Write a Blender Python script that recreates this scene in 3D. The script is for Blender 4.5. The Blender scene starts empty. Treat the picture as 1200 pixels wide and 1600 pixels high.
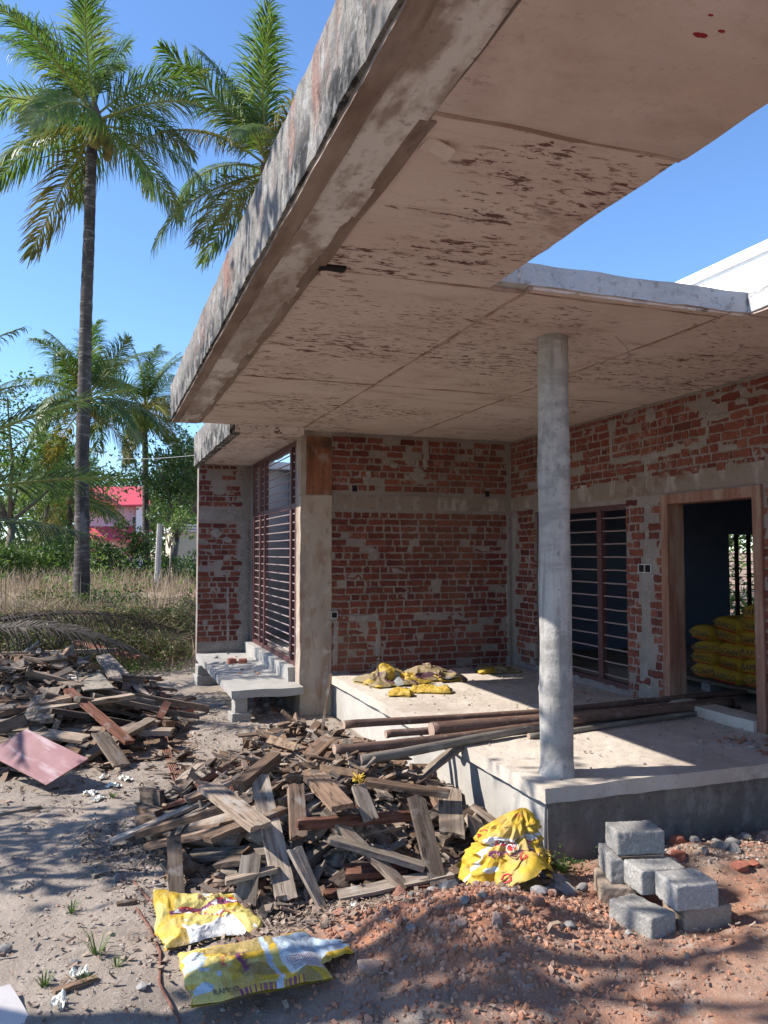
import bpy, bmesh, math, random
import numpy as np
from mathutils import Vector, Matrix, Euler, Quaternion, noise

C = bpy.context.scene.collection
scene = bpy.context.scene
R = math.radians
rnd = random.Random(7)

# ------------------------------------------------------------------ camera, sky, sun, exposure
cd = bpy.data.cameras.new("camera")
cd.sensor_fit = 'HORIZONTAL'
cd.sensor_width = 36.0
cd.lens = 37.5
cd.clip_start = 0.05
cd.clip_end = 3000
cam = bpy.data.objects.new("camera", cd)
C.objects.link(cam)
cam.location = (0, 0, 1.75)
cam.rotation_euler = (R(90 + 2.885), 0, R(-19.573))
scene.camera = cam

SUN_E, SUN_A = 42.0, 14.0
sdir = Vector((-math.cos(R(SUN_E)) * math.cos(R(SUN_A)), math.cos(R(SUN_E)) * math.sin(R(SUN_A)), math.sin(R(SUN_E))))
w = bpy.data.worlds.new("World")
scene.world = w
w.use_nodes = True
wn = w.node_tree
sky = wn.nodes.new('ShaderNodeTexSky')
sky.sky_type = 'NISHITA'
sky.sun_disc = False
sky.sun_elevation = R(SUN_E)
sky.sun_rotation = math.atan2(sdir.x, sdir.y)
sky.air_density = 1.0
sky.dust_density = 0.1
sky.ozone_density = 8.0
bgn = wn.nodes['Background']
wn.links.new(sky.outputs[0], bgn.inputs[0])
bgn.inputs[1].default_value = 0.135
sl = bpy.data.lights.new("sun", 'SUN')
sl.energy = 4.6
sl.angle = R(0.53)
sl.color = (1.0, 0.94, 0.86)
so = bpy.data.objects.new("sun", sl)
C.objects.link(so)
so.rotation_euler = sdir.to_track_quat('Z', 'Y').to_euler()
so.location = (-20, 5, 20)
scene.view_settings.view_transform = 'Standard'
scene.view_settings.look = 'None'
scene.view_settings.exposure = 1.0
scene.view_settings.gamma = 1.0
scene.cycles.max_bounces = 8
scene.cycles.diffuse_bounces = 5
scene.cycles.transmission_bounces = 4
scene.cycles.transparent_max_bounces = 4
scene.cycles.sample_clamp_indirect = 4.0

# ------------------------------------------------------------------ material helper
def layer(sc, lo, hi, col, k=1.0, det=6.0, dis=0.0, mask=None, ro=0.6, grad=None):
    return dict(sc=sc, lo=lo, hi=hi, col=col, k=k, det=det, dis=dis, mask=mask, ro=ro, grad=grad)

def material(name, base, layers=(), rough=0.9, bump=(), per_object=0.0, island=None, spec=0.25, translucent=None,
             value_var=0.0, attr=None):
    m = bpy.data.materials.new(name)
    m.use_nodes = True
    nt = m.node_tree
    N, L = nt.nodes, nt.links
    b = N['Principled BSDF']
    b.inputs['Roughness'].default_value = rough
    b.inputs['Specular IOR Level'].default_value = spec
    tc = N.new('ShaderNodeTexCoord')
    co = tc.outputs['Object']
    oi = N.new('ShaderNodeObjectInfo')
    if per_object:
        ad = N.new('ShaderNodeVectorMath'); ad.operation = 'ADD'
        sc_ = N.new('ShaderNodeMath'); sc_.operation = 'MULTIPLY'; sc_.inputs[1].default_value = per_object
        L.new(oi.outputs['Random'], sc_.inputs[0])
        L.new(co, ad.inputs[0]); L.new(sc_.outputs[0], ad.inputs[1])
        co = ad.outputs[0]
    def nz(sc, det, dis, ro):
        mp = N.new('ShaderNodeMapping')
        if isinstance(sc, (int, float)): sc = (sc, sc, sc)
        mp.inputs['Scale'].default_value = sc
        mp.inputs['Location'].default_value = (rnd.uniform(-9, 9), rnd.uniform(-9, 9), rnd.uniform(-9, 9))
        L.new(co, mp.inputs['Vector'])
        t = N.new('ShaderNodeTexNoise')
        t.inputs['Scale'].default_value = 1.0
        t.inputs['Detail'].default_value = det
        t.inputs['Roughness'].default_value = ro
        t.inputs['Distortion'].default_value = dis
        L.new(mp.outputs[0], t.inputs['Vector'])
        return t.outputs['Fac']
    def rng(src, lo, hi, a=0.0, bb=1.0):
        r = N.new('ShaderNodeMapRange')
        r.inputs['From Min'].default_value = lo; r.inputs['From Max'].default_value = hi
        r.inputs['To Min'].default_value = a; r.inputs['To Max'].default_value = bb
        L.new(src, r.inputs['Value'])
        return r.outputs[0]
    def mul(a, c):
        q = N.new('ShaderNodeMath'); q.operation = 'MULTIPLY'
        L.new(a, q.inputs[0])
        if isinstance(c, float): q.inputs[1].default_value = c
        else: L.new(c, q.inputs[1])
        return q.outputs[0]
    rgb = N.new('ShaderNodeRGB'); rgb.outputs[0].default_value = (*base, 1)
    cur = rgb.outputs[0]
    if island:
        gm = N.new('ShaderNodeNewGeometry')
        cr = N.new('ShaderNodeValToRGB')
        cr.color_ramp.interpolation = 'LINEAR'
        e = cr.color_ramp.elements
        while len(e) < len(island): e.new(0.5)
        for i, c in enumerate(island):
            e[i].position = i / max(1, len(island) - 1)
            e[i].color = (*c, 1)
        L.new(gm.outputs['Random Per Island'], cr.inputs[0])
        cur = cr.outputs[0]
    if attr:                                   # a vertex attribute that says which soil lies where
        at = N.new('ShaderNodeAttribute'); at.attribute_name = attr[0]
        sp = N.new('ShaderNodeSeparateColor'); L.new(at.outputs['Color'], sp.inputs[0])
        for ch, lays in zip(('Red', 'Green', 'Blue'), attr[1]):
            if lays is None: continue
            fb = nz(lays[2], 6, 0.3, 0.62)
            f1 = rng(fb, 0.35, 0.65)
            mx = N.new('ShaderNodeMix'); mx.data_type = 'RGBA'
            L.new(f1, mx.inputs[0]); mx.inputs[6].default_value = (*lays[0], 1); mx.inputs[7].default_value = (*lays[1], 1)
            m2 = N.new('ShaderNodeMix'); m2.data_type = 'RGBA'
            L.new(sp.outputs[ch], m2.inputs[0]); L.new(cur, m2.inputs[6]); L.new(mx.outputs[2], m2.inputs[7])
            cur = m2.outputs[2]
    for l in layers:
        f = rng(nz(l['sc'], l['det'], l['dis'], l['ro']), l['lo'], l['hi'])
        if l['mask']:
            f = mul(f, rng(nz(l['mask'][0], 4.0, 0.2, 0.55), l['mask'][1], l['mask'][2]))
        if l['grad']:                          # colour tied to a height on the thing itself
            ax, g0, g1 = l['grad']
            s = N.new('ShaderNodeSeparateXYZ'); L.new(tc.outputs['Object'], s.inputs[0])
            f = mul(f, rng(s.outputs[ax], g0, g1))
        if l['k'] != 1.0: f = mul(f, float(l['k']))
        mx = N.new('ShaderNodeMix'); mx.data_type = 'RGBA'
        L.new(f, mx.inputs[0]); L.new(cur, mx.inputs[6]); mx.inputs[7].default_value = (*l['col'], 1)
        cur = mx.outputs[2]
    if value_var:
        hs = N.new('ShaderNodeHueSaturation')
        v = rng(oi.outputs['Random'], 0, 1, 1 - value_var, 1 + value_var)
        L.new(v, hs.inputs['Value']); L.new(cur, hs.inputs['Color'])
        cur = hs.outputs[0]
    L.new(cur, b.inputs['Base Color'])
    prev = None
    for (sc, st, dist) in bump:
        bp = N.new('ShaderNodeBump')
        bp.inputs['Strength'].default_value = st
        bp.inputs['Distance'].default_value = dist
        L.new(nz(sc, 8, 0.2, 0.65), bp.inputs['Height'])
        if prev is not None: L.new(prev, bp.inputs['Normal'])
        prev = bp.outputs[0]
    if prev is not None: L.new(prev, b.inputs['Normal'])
    if translucent:
        tr = N.new('ShaderNodeBsdfTranslucent')
        g = N.new('ShaderNodeMix'); g.data_type = 'RGBA'; g.blend_type = 'MULTIPLY'; g.inputs[0].default_value = 1.0
        L.new(cur, g.inputs[6]); g.inputs[7].default_value = (*translucent[1], 1)
        L.new(g.outputs[2], tr.inputs['Color'])
        ms = N.new('ShaderNodeMixShader'); ms.inputs[0].default_value = translucent[0]
        L.new(b.outputs[0], ms.inputs[1]); L.new(tr.outputs[0], ms.inputs[2])
        L.new(ms.outputs[0], N['Material Output'].inputs['Surface'])
    return m

# ------------------------------------------------------------------ mesh helpers
class MB:
    def __init__(s): s.v = []; s.f = []; s.m = []
    def add(s, vs, fs, mi=0):
        k = len(s.v); s.v.extend([tuple(p) for p in vs])
        s.f.extend([tuple(i + k for i in f) for f in fs]); s.m.extend([mi] * len(fs))
    def box(s, x0, x1, y0, y1, z0, z1, mi=0):
        s.add([(x0,y0,z0),(x1,y0,z0),(x1,y1,z0),(x0,y1,z0),(x0,y0,z1),(x1,y0,z1),(x1,y1,z1),(x0,y1,z1)],
              [(0,3,2,1),(4,5,6,7),(0,1,5,4),(1,2,6,5),(2,3,7,6),(3,0,4,7)], mi)
    def tube(s, pts, rad, n=8, mi=0, cap=True):
        pts = [Vector(p) for p in pts]
        if not isinstance(rad, (list, tuple)): rad = [rad] * len(pts)
        k = len(s.v)
        up = Vector((0, 0, 1))
        for i, p in enumerate(pts):
            d = (pts[min(i + 1, len(pts) - 1)] - pts[max(i - 1, 0)]).normalized()
            if abs(d.dot(up)) > .95: a = d.cross(Vector((1, 0, 0))).normalized()
            else: a = d.cross(up).normalized()
            b = d.cross(a)
            for j in range(n):
                t = 2 * math.pi * j / n
                s.v.append(tuple(p + (a * math.cos(t) + b * math.sin(t)) * rad[i]))
        for i in range(len(pts) - 1):
            for j in range(n):
                q = (j + 1) % n
                s.f.append((k + i*n + j, k + (i+1)*n + j, k + (i+1)*n + q, k + i*n + q)); s.m.append(mi)
        if cap:
            s.f.append(tuple(k + j for j in range(n))); s.m.append(mi)
            s.f.append(tuple(k + (len(pts)-1)*n + j for j in reversed(range(n)))); s.m.append(mi)
    def gridbox(s, x0, x1, y0, y1, z0, z1, step, mi=0, amp=0.0, nsc=6.0, seed=0.0, rnd_r=0.0, amp2=0.0):
        def cuts(a, b): return max(1, int(round((b - a) / step)))
        nx, ny, nz_ = cuts(x0, x1), cuts(y0, y1), cuts(z0, z1)
        idx = {}; vs = []; fs = []
        def P(i, j, k):
            if (i, j, k) in idx: return idx[(i, j, k)]
            p = Vector((x0 + (x1-x0)*i/nx, y0 + (y1-y0)*j/ny, z0 + (z1-z0)*k/nz_))
            if rnd_r:
                q = Vector((min(max(p.x, x0+rnd_r), x1-rnd_r), min(max(p.y, y0+rnd_r), y1-rnd_r), min(max(p.z, z0+rnd_r), z1-rnd_r)))
                d = p - q
                if d.length > 1e-9: p = q + d.normalized() * rnd_r
            if amp:
                p = p + noise.noise_vector(p * nsc + Vector((seed, seed*1.7, -seed))) * amp
            if amp2:
                p = p + noise.noise_vector(p * nsc * 4.1 + Vector((seed, seed*.7, seed*2))) * amp2
            idx[(i, j, k)] = len(vs); vs.append(p)
            return idx[(i, j, k)]
        for i in range(nx):
            for j in range(ny):
                fs.append((P(i,j,0), P(i,j+1,0), P(i+1,j+1,0), P(i+1,j,0)))
                fs.append((P(i,j,nz_), P(i+1,j,nz_), P(i+1,j+1,nz_), P(i,j+1,nz_)))
        for i in range(nx):
            for k in range(nz_):
                fs.append((P(i,0,k), P(i+1,0,k), P(i+1,0,k+1), P(i,0,k+1)))
                fs.append((P(i,ny,k), P(i,ny,k+1), P(i+1,ny,k+1), P(i+1,ny,k)))
        for j in range(ny):
            for k in range(nz_):
                fs.append((P(0,j,k), P(0,j,k+1), P(0,j+1,k+1), P(0,j+1,k)))
                fs.append((P(nx,j,k), P(nx,j+1,k), P(nx,j+1,k+1), P(nx,j,k+1)))
        s.add(vs, fs, mi)
    def mesh(s, name, mats, smooth=False):
        me = bpy.data.meshes.new(name)
        me.from_pydata(s.v, [], s.f)
        for m in (mats if isinstance(mats, (list, tuple)) else [mats]): me.materials.append(m)
        me.polygons.foreach_set('material_index', s.m)
        if smooth: me.polygons.foreach_set('use_smooth', [True] * len(me.polygons))
        me.update()
        return me
    def obj(s, name, mats, parent=None, smooth=False):
        o = bpy.data.objects.new(name, s.mesh(name, mats, smooth))
        C.objects.link(o)
        if parent is not None:
            o.parent = parent
            if parent.get('world_mesh'): o.location = -Vector(parent['world_mesh'])
        return o

def tag(o, label=None, cat=None, group=None, kind=None):
    if label: o['label'] = label
    if cat: o['category'] = cat
    if group: o['group'] = group
    if kind: o['kind'] = kind
    return o

def thing(name, label, cat, loc=(0, 0, 0), rot=(0, 0, 0), group=None):
    o = bpy.data.objects.new(name, None)
    o.empty_display_size = 0.1
    C.objects.link(o)
    o.location = loc; o.rotation_euler = rot
    return tag(o, label, cat, group)

def world_root(o):
    """parts of this thing are meshed in world coordinates"""
    o['world_mesh'] = tuple(o.location)
    return o

def under(mb_obj, parent):
    mb_obj.parent = parent
    return mb_obj

def place(mesh, name, loc=(0,0,0), rot=None, parent=None):
    o = bpy.data.objects.new(name, mesh)
    C.objects.link(o)
    o.location = loc
    if rot is not None:
        if isinstance(rot, Quaternion): o.rotation_mode = 'QUATERNION'; o.rotation_quaternion = rot
        else: o.rotation_euler = rot
    if parent is not None: o.parent = parent
    return o

def own_mat(o, m):
    o.material_slots[0].link = 'OBJECT'
    o.material_slots[0].material = m

def sstep(a, b, x):
    t = min(1, max(0, (x - a) / (b - a)))
    return t * t * (3 - 2 * t)

def nn(x, y, z=0.0): return noise.noise(Vector((x, y, z)))

# ------------------------------------------------------------------ ground height
def dome(x, y, cx, cy, rx, ry, h):
    d = min(1, math.hypot((x - cx) / rx, (y - cy) / ry))
    return h * (0.5 + 0.5 * math.cos(math.pi * d))

def mound(x, y):
    return (.235 * math.exp(-((x - 1.6) / .55) ** 2 - ((y - 3.3) / .36) ** 2)
            + .09 * math.exp(-((x - 2.95) / .55) ** 2 - ((y - 2.75) / .28) ** 2)
            + .06 * math.exp(-((x - 3.2) / .5) ** 2 - ((y - 3.75) / .22) ** 2)
            + .05 * math.exp(-((x - 1.0) / .5) ** 2 - ((y - 3.55) / .2) ** 2))

def bank_edge(x): return 12.5 + 5.0 * sstep(1.1, 2.2, x) + .25 * math.sin(x * 1.7)

def ground_h(x, y):
    d = math.hypot(x, y)
    h = .60 * sstep(0, 2.3, y - bank_edge(x))
    h += dome(x, y, 1.4, 5.4, 1.05, 1.55, .33) + dome(x, y, -.7, 9.2, 1.4, 2.5, .41)
    h += mound(x, y)
    if d < 40:
        f = 1 if d < 9 else max(0, 1 - (d - 9) / 31)
        h += f * (.030 * nn(x * 1.1, y * 1.1, 3) + .015 * nn(x * 4.5, y * 4.5, 1))
        if d < 9:
            h += .008 * nn(x * 14, y * 14, 5) + (.012 * nn(x * 9, y * 9, 8) if y < 4.2 and x > .9 else 0)
    if d > 60: h += min(1.2, (d - 60) * .002) 
    if x > 2.36 and 4.0 < y < 13.3 : h = min(h, -.03)
    return h

# ------------------------------------------------------------------ materials
concrete = material('grey_concrete', (.36, .345, .32), [
    layer(1.3, .35, .7, (.27, .25, .23), .8),
    layer((5, 5, 1.2), .52, .75, (.20, .185, .165), .6),
    layer(9, .58, .75, (.47, .45, .41), .6),
    layer(40, .55, .8, (.22, .20, .18), .5)], bump=((30, .35, .01), (180, .3, .003)))
plinth_mat = material('plinth_plaster', (.43, .405, .365), [
    layer(1.1, .4, .7, (.30, .285, .26), .8),
    layer((4, 4, .8), .5, .75, (.23, .215, .195), .7),
    layer(7, .6, .72, (.50, .48, .45), .5),
    layer(25, .6, .8, (.2, .185, .165), .6)], bump=((25, .3, .008), (140, .3, .003)))
dark_render_mat = material('dark_plinth_render', (.175, .155, .135), [
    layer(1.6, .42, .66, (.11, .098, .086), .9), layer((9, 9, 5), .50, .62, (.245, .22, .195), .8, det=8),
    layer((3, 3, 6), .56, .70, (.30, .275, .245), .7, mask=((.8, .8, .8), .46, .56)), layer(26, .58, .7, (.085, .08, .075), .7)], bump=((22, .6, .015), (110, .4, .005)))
floor_mat = material('dusty_screed', (.52, .46, .39), [
    layer(1.2, .38, .66, (.36, .30, .25), .9),
    layer(6, .52, .72, (.56, .50, .43), .8),
    layer(15, .58, .72, (.29, .235, .19), .7),
    layer(70, .55, .75, (.34, .27, .21), .6)], bump=((14, .5, .015), (90, .5, .006)))
soffit_mat = material('board_marked_soffit', (.60, .515, .46), [
    layer((2.6, 5, 3), .54, .66, (.30, .185, .14), .55, det=9, dis=.3, mask=((.7, .9, 1), .46, .60)),
    layer((.9, 1.3, 1), .35, .68, (.51, .41, .35), .9),
    layer((4, 9, 4), .50, .72, (.60, .50, .43), .6),
    layer((1.6, 5, 1), .56, .70, (.28, .185, .14), .55),
    layer((10, 25, 9), .545, .575, (.105, .042, .034), .95, det=10, dis=.35, mask=((.8, 1.5, 1), .475, .545), ro=.72), layer((1.4, 60, 1), .50, .66, (.43, .34, .29), .25, det=5),
    layer((15, 45, 22), .57, .62, (.13, .06, .045), .8, det=8, mask=((1.1, 1.5, 1), .48, .57)),
    layer((2.1, 1.7, 1), .63, .72, (.54, .45, .385), .7)],
    bump=((9, .4, .015), (40, .45, .008), (140, .4, .003)))
soffit_plain = material('smooth_soffit', (.57, .50, .46), [
    layer((2.2, 4, 3), .52, .66, (.36, .27, .23), .5, det=9, dis=.3),
    layer((.9, 1.3, 1), .35, .68, (.44, .335, .28), .9), layer((3, 6, 4), .48, .70, (.57, .47, .40), .6), layer((1.6, 4, 1), .56, .70, (.37, .275, .225), .6),
    layer((14, 30, 9), .58, .61, (.15, .08, .06), .7, det=9, dis=.2, mask=((.9, 1.2, 1), .55, .62), ro=.7), layer((.7, 3, 1), .52, .66, (.40, .335, .295), .6, det=8), layer(30, .58, .72, (.33, .25, .205), .5), layer((1.4, 1.1, 1), .60, .68, (.62, .54, .47), .6)],
    bump=((26, .25, .008), (120, .25, .003)))
seam_mat = material('soffit_seam', (.25, .165, .125), [layer((5, 5, 5), .42, .6, (.42, .325, .27), .95, det=8)], bump=((40, .4, .01),))
beam_mat = material('beam_soffit', (.28, .225, .185), [
    layer((6, 1.2, 1), .42, .62, (.40, .36, .325), .9, det=8, mask=((.8, .5, 1), .38, .55)),
    layer((5, 1.0, 1), .5, .68, (.19, .11, .075), .9, mask=((.9, .45, 1), .42, .6)),
    layer((9, 3.5, 1), .43, .57, (.60, .58, .55), .9, det=9, mask=((1.1, .5, 1), .38, .50)),
    layer(30, .56, .7, (.15, .12, .10), .6)], bump=((22, .35, .01), (110, .3, .004)))
edge_board_mat = material('stained_beam_edge', (.185, .135, .105), [
    layer((8, 1.6, 2), .42, .62, (.28, .22, .18), .9, det=8),
    layer((9, 3, 3), .55, .68, (.12, .085, .07), .8),
    layer((3, .8, 1), .58, .68, (.33, .27, .23), .7)], bump=((30, .3, .008),))
fascia_mat = material('weathered_shaded_fascia', (.225, .205, .182), [  # weathered, and the base darkened to stand in for tree shade
    layer((3, 1.1, 1.5), .4, .62, (.31, .29, .262), .8),
    layer((3, 5, .6), .47, .60, (.27, .115, .08), .75, det=7, mask=((1, .5, .5), .42, .54), grad=(2, 3.12, 3.26)),
    layer((8, 9, 1.0), .50, .60, (.10, .10, .10), .55, det=8, mask=((1, 1.1, .6), .42, .56)),
    layer((10, 6, 5), .44, .51, (.016, .016, .017), .97, det=10, dis=.7, mask=((1, 1.3, 1.5), .36, .47), grad=(2, 3.34, 3.18), ro=.68),
    layer((8, 7, 9), .58, .66, (.40, .395, .39), .6, det=8), layer((5, 14, 5), .50, .58, (.14, .135, .13), .7, det=10, ro=.72), layer((34, 34, 12), .56, .64, (.07, .07, .07), .7, det=8)],
    bump=((14, .8, .04), (60, .7, .012), (160, .5, .004)))
mortar_mat = material('mortar', (.245, .205, .18), [
    layer(2.2, .4, .68, (.18, .148, .128), .9), layer(18, .52, .72, (.28, .24, .215), .8),
    layer(55, .55, .75, (.20, .165, .14), .7)], bump=((30, .5, .012), (150, .4, .004)))
brick_mat = material('burnt_clay_brick', (.2, .07, .05), [
    layer(14, .48, .70, (.065, .020, .017), .8),
    layer(28, .60, .70, (.20, .085, .06), .5),
    layer((11, 11, 11), .57, .62, (.235, .195, .17), .6, det=9, mask=(1.1, .58, .70)),
    layer(38, .62, .69, (.24, .20, .175), .45, mask=(1.7, .50, .64)),
    layer(.8, .52, .7, (.20, .095, .065), .5)],
    island=[(.085, .022, .018), (.125, .033, .024), (.155, .043, .029), (.10, .027, .022), (.19, .058, .037), (.135, .04, .031)],
    bump=((45, .5, .01), (160, .3, .004)))
brick_warm = material('burnt_clay_brick_warm', (.3, .11, .07), [
    layer(14, .48, .70, (.12, .04, .028), .75),
    layer((9, 9, 9), .53, .61, (.27, .20, .165), .75, det=9, mask=(1.3, .47, .62)),
    layer(38, .58, .68, (.40, .33, .27), .7, mask=(1.7, .4, .6))],
    island=[(.13, .036, .025), (.17, .050, .032), (.20, .066, .04), (.145, .042, .029), (.22, .078, .048)],
    bump=((45, .5, .01), (160, .3, .004)))
patch_mat = material('plaster_chase', (.255, .225, .2), [
    layer(4, .42, .66, (.19, .165, .145), .9), layer(26, .54, .72, (.36, .335, .31), .7)], bump=((22, .8, .02), (90, .5, .006)))
band_mat = material('lintel_band', (.22, .175, .145), [
    layer((7, 7, 9), .48, .60, (.15, .075, .05), .6, det=8, mask=((1.6, 1.6, 3), .44, .58)),
    layer((2, 2, 5), .42, .64, (.215, .165, .13), .9), layer((7, 7, 2), .52, .68, (.42, .375, .33), .8),
    layer(22, .56, .7, (.16, .11, .085), .7)], bump=((24, .5, .012), (120, .3, .004)))
pil_mat = material('cast_pilaster', (.38, .315, .255), [
    layer((3, 3, 1.0), .42, .62, (.24, .19, .15), .9), layer((9, 9, 2.5), .50, .60, (.25, .15, .10), .7, det=9, mask=((1.5, 1.5, 1), .44, .58)), layer(9, .56, .70, (.47, .43, .39), .7),
    layer((14, 14, 6), .60, .70, (.17, .13, .10), .7), layer((5, 5, 2), .6, .72, (.42, .27, .18), .5)], bump=((26, .5, .012), (120, .3, .004)))
orange_board = material('clay_plank_patch', (.24, .10, .052), [
    layer((14, 14, 1.6), .45, .62, (.15, .058, .03), .9), layer((6, 6, 4), .42, .6, (.055, .034, .026), .9, grad=(2, 2.72, 2.92)), layer((9, 9, 7), .56, .66, (.26, .21, .17), .7), layer(16, .60, .68, (.07, .04, .03), .8)], bump=((40, .3, .006),))  # one layer darkens towards the top
column_mat = material('column_concrete', (.43, .41, .385), [
    layer((5, 5, 1.2), .40, .62, (.31, .295, .275), .9, det=8),
    layer((30, 30, 1.6), .50, .62, (.20, .19, .18), .7, det=8, mask=((1.6, 1.6, 2.2), .46, .60)),
    layer((9, 9, 5), .50, .60, (.235, .23, .22), .85, det=9, mask=((2, 2, 1.3), .44, .54)),
    layer((4, 4, 3), .58, .68, (.44, .43, .41), .8),
    layer((2, 2, 7), .50, .60, (.235, .225, .21), .75, det=8), layer((14, 14, 9), .56, .66, (.16, .155, .145), .7, mask=((.6, .6, 2.6), .50, .60)),
    layer((40, 40, 40), .62, .7, (.12, .115, .11), .6)], bump=((30, .6, .012), (150, .4, .004)))
block_mat = material('concrete_block', (.33, .305, .275), [
    layer(7, .42, .66, (.30, .29, .275), .8), layer(60, .50, .62, (.42, .405, .385), .8, det=4),
    layer(90, .56, .68, (.16, .15, .14), .8, det=3)], bump=((60, .8, .012), (160, .7, .006)), value_var=.16, per_object=31)
block_brown = material('earthy_block', (.30, .235, .18), [
    layer(7, .42, .66, (.20, .15, .115), .8), layer(60, .52, .66, (.38, .31, .25), .8)], bump=((60, .8, .012),))
dark_metal = material('painted_grille', (.085, .035, .034), [layer(20, .5, .7, (.13, .065, .06), .7)], rough=.55, spec=.4)
bar_metal = material('grille_bar', (.26, .19, .18), [layer(30, .5, .7, (.22, .16, .15), .6)], rough=.5, spec=.5)
door_wood = material('door_frame_wood', (.24, .125, .085), [
    layer((30, 30, 2), .42, .64, (.17, .07, .045), .8), layer((6, 6, 1), .50, .64, (.32, .225, .17), .9),
    layer(30, .63, .7, (.42, .34, .28), .6)], rough=.7, bump=((40, .3, .005),))
in_wall = material('interior_plaster', (.62, .62, .63), [layer(1.5, .4, .7, (.54, .54, .55), .7), layer(20, .6, .75, (.27, .27, .28), .5)], bump=((60, .2, .004),))
in_dark = material('interior_dim_plaster', (.22, .26, .36), [layer(2, .4, .7, (.17, .20, .28), .7)], bump=((60, .2, .004),))  # grey plaster; the dim room's bluish shade is in the colour
white_paint = material('white_parapet', (.80, .80, .79), [layer(1.5, .5, .72, (.70, .70, .70), .6), layer((14, 5, 1), .66, .75, (.55, .55, .55), .4)], bump=((50, .2, .004),))
roof_edge_mat = material('slab_edge', (.47, .47, .465), [
    layer((3, 3, 9), .45, .64, (.34, .335, .33), .8), layer(20, .56, .66, (.22, .215, .21), .7), layer(7, .6, .72, (.58, .58, .575), .7)],
    bump=((26, .7, .02), (90, .5, .006)))

def wood(name, base, dark, light, grey=.0):
    ls = [layer((2.2, 55, 55), .44, .58, dark, .95, det=9, dis=.8), layer((1.6, 12, 12), .52, .70, light, .7),
          layer((7, 34, 34), .57, .64, tuple(c * .4 for c in dark), .9, det=8), layer((5, 9, 9), .54, .66, tuple(c * .6 for c in base), .7),
          layer(7, .58, .70, (.33, .305, .275), .55 + grey)]
    return material(name, base, ls, rough=.88, bump=((( 5, 70, 70), .5, .004), (60, .25, .003)), per_object=53, value_var=.36)
W_GREY = wood('weathered_grey_wood', (.25, .205, .165), (.14, .108, .083), (.33, .285, .24), .1)
W_TAN = wood('pale_tan_wood', (.31, .24, .18), (.185, .135, .10), (.39, .325, .265), .15)
W_BROWN = wood('brown_wood', (.20, .128, .085), (.105, .066, .045), (.29, .215, .16))
W_DARK = wood('dark_rotten_wood', (.115, .085, .066), (.058, .041, .032), (.185, .145, .115))
W_RED = wood('reddish_hardwood', (.19, .085, .055), (.10, .038, .025), (.28, .15, .10))
W_PALE = wood('pale_shuttering_ply', (.46, .40, .32), (.36, .30, .235), (.53, .47, .39))
sheet_red = material('red_faced_ply', (.20, .085, .09), [
    layer((4, 4, 4), .45, .66, (.26, .135, .14), .8), layer((3, 16, 3), .52, .66, (.34, .25, .26), .8, det=8), layer(26, .62, .7, (.20, .08, .085), .6)],
    rough=.6, bump=((40, .15, .003),))
pole_mat = material('bark_pole', (.155, .095, .072), [
    layer((3, 26, 26), .45, .64, (.075, .045, .036), .85), layer((7, 9, 9), .55, .66, (.30, .225, .185), .8, mask=((1.2, 2, 2), .42, .6)),
    layer(34, .60, .70, (.36, .30, .26), .6)], rough=.75, bump=(((6, 40, 40), .6, .008),), per_object=17)
pole_grey = material('grey_bark_pole', (.17, .15, .13), [
    layer((3, 26, 26), .45, .64, (.09, .078, .068), .85), layer((7, 9, 9), .55, .68, (.26, .235, .21), .7)], rough=.8, bump=(((6, 40, 40), .6, .008),), per_object=17)

# ------------------------------------------------------------------ the unfinished house
house = world_root(thing('unfinished_house', 'unfinished red brick house with a raw concrete roof slab on a round grey column', 'house', (2.4, 8.48, 0)))
FW, RW, CEIL, PF = 8.48, 4.63, 3.08, 0.42

COURSE, JOINT, STR, HDR = .0762, .0165, .201, .096

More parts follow.
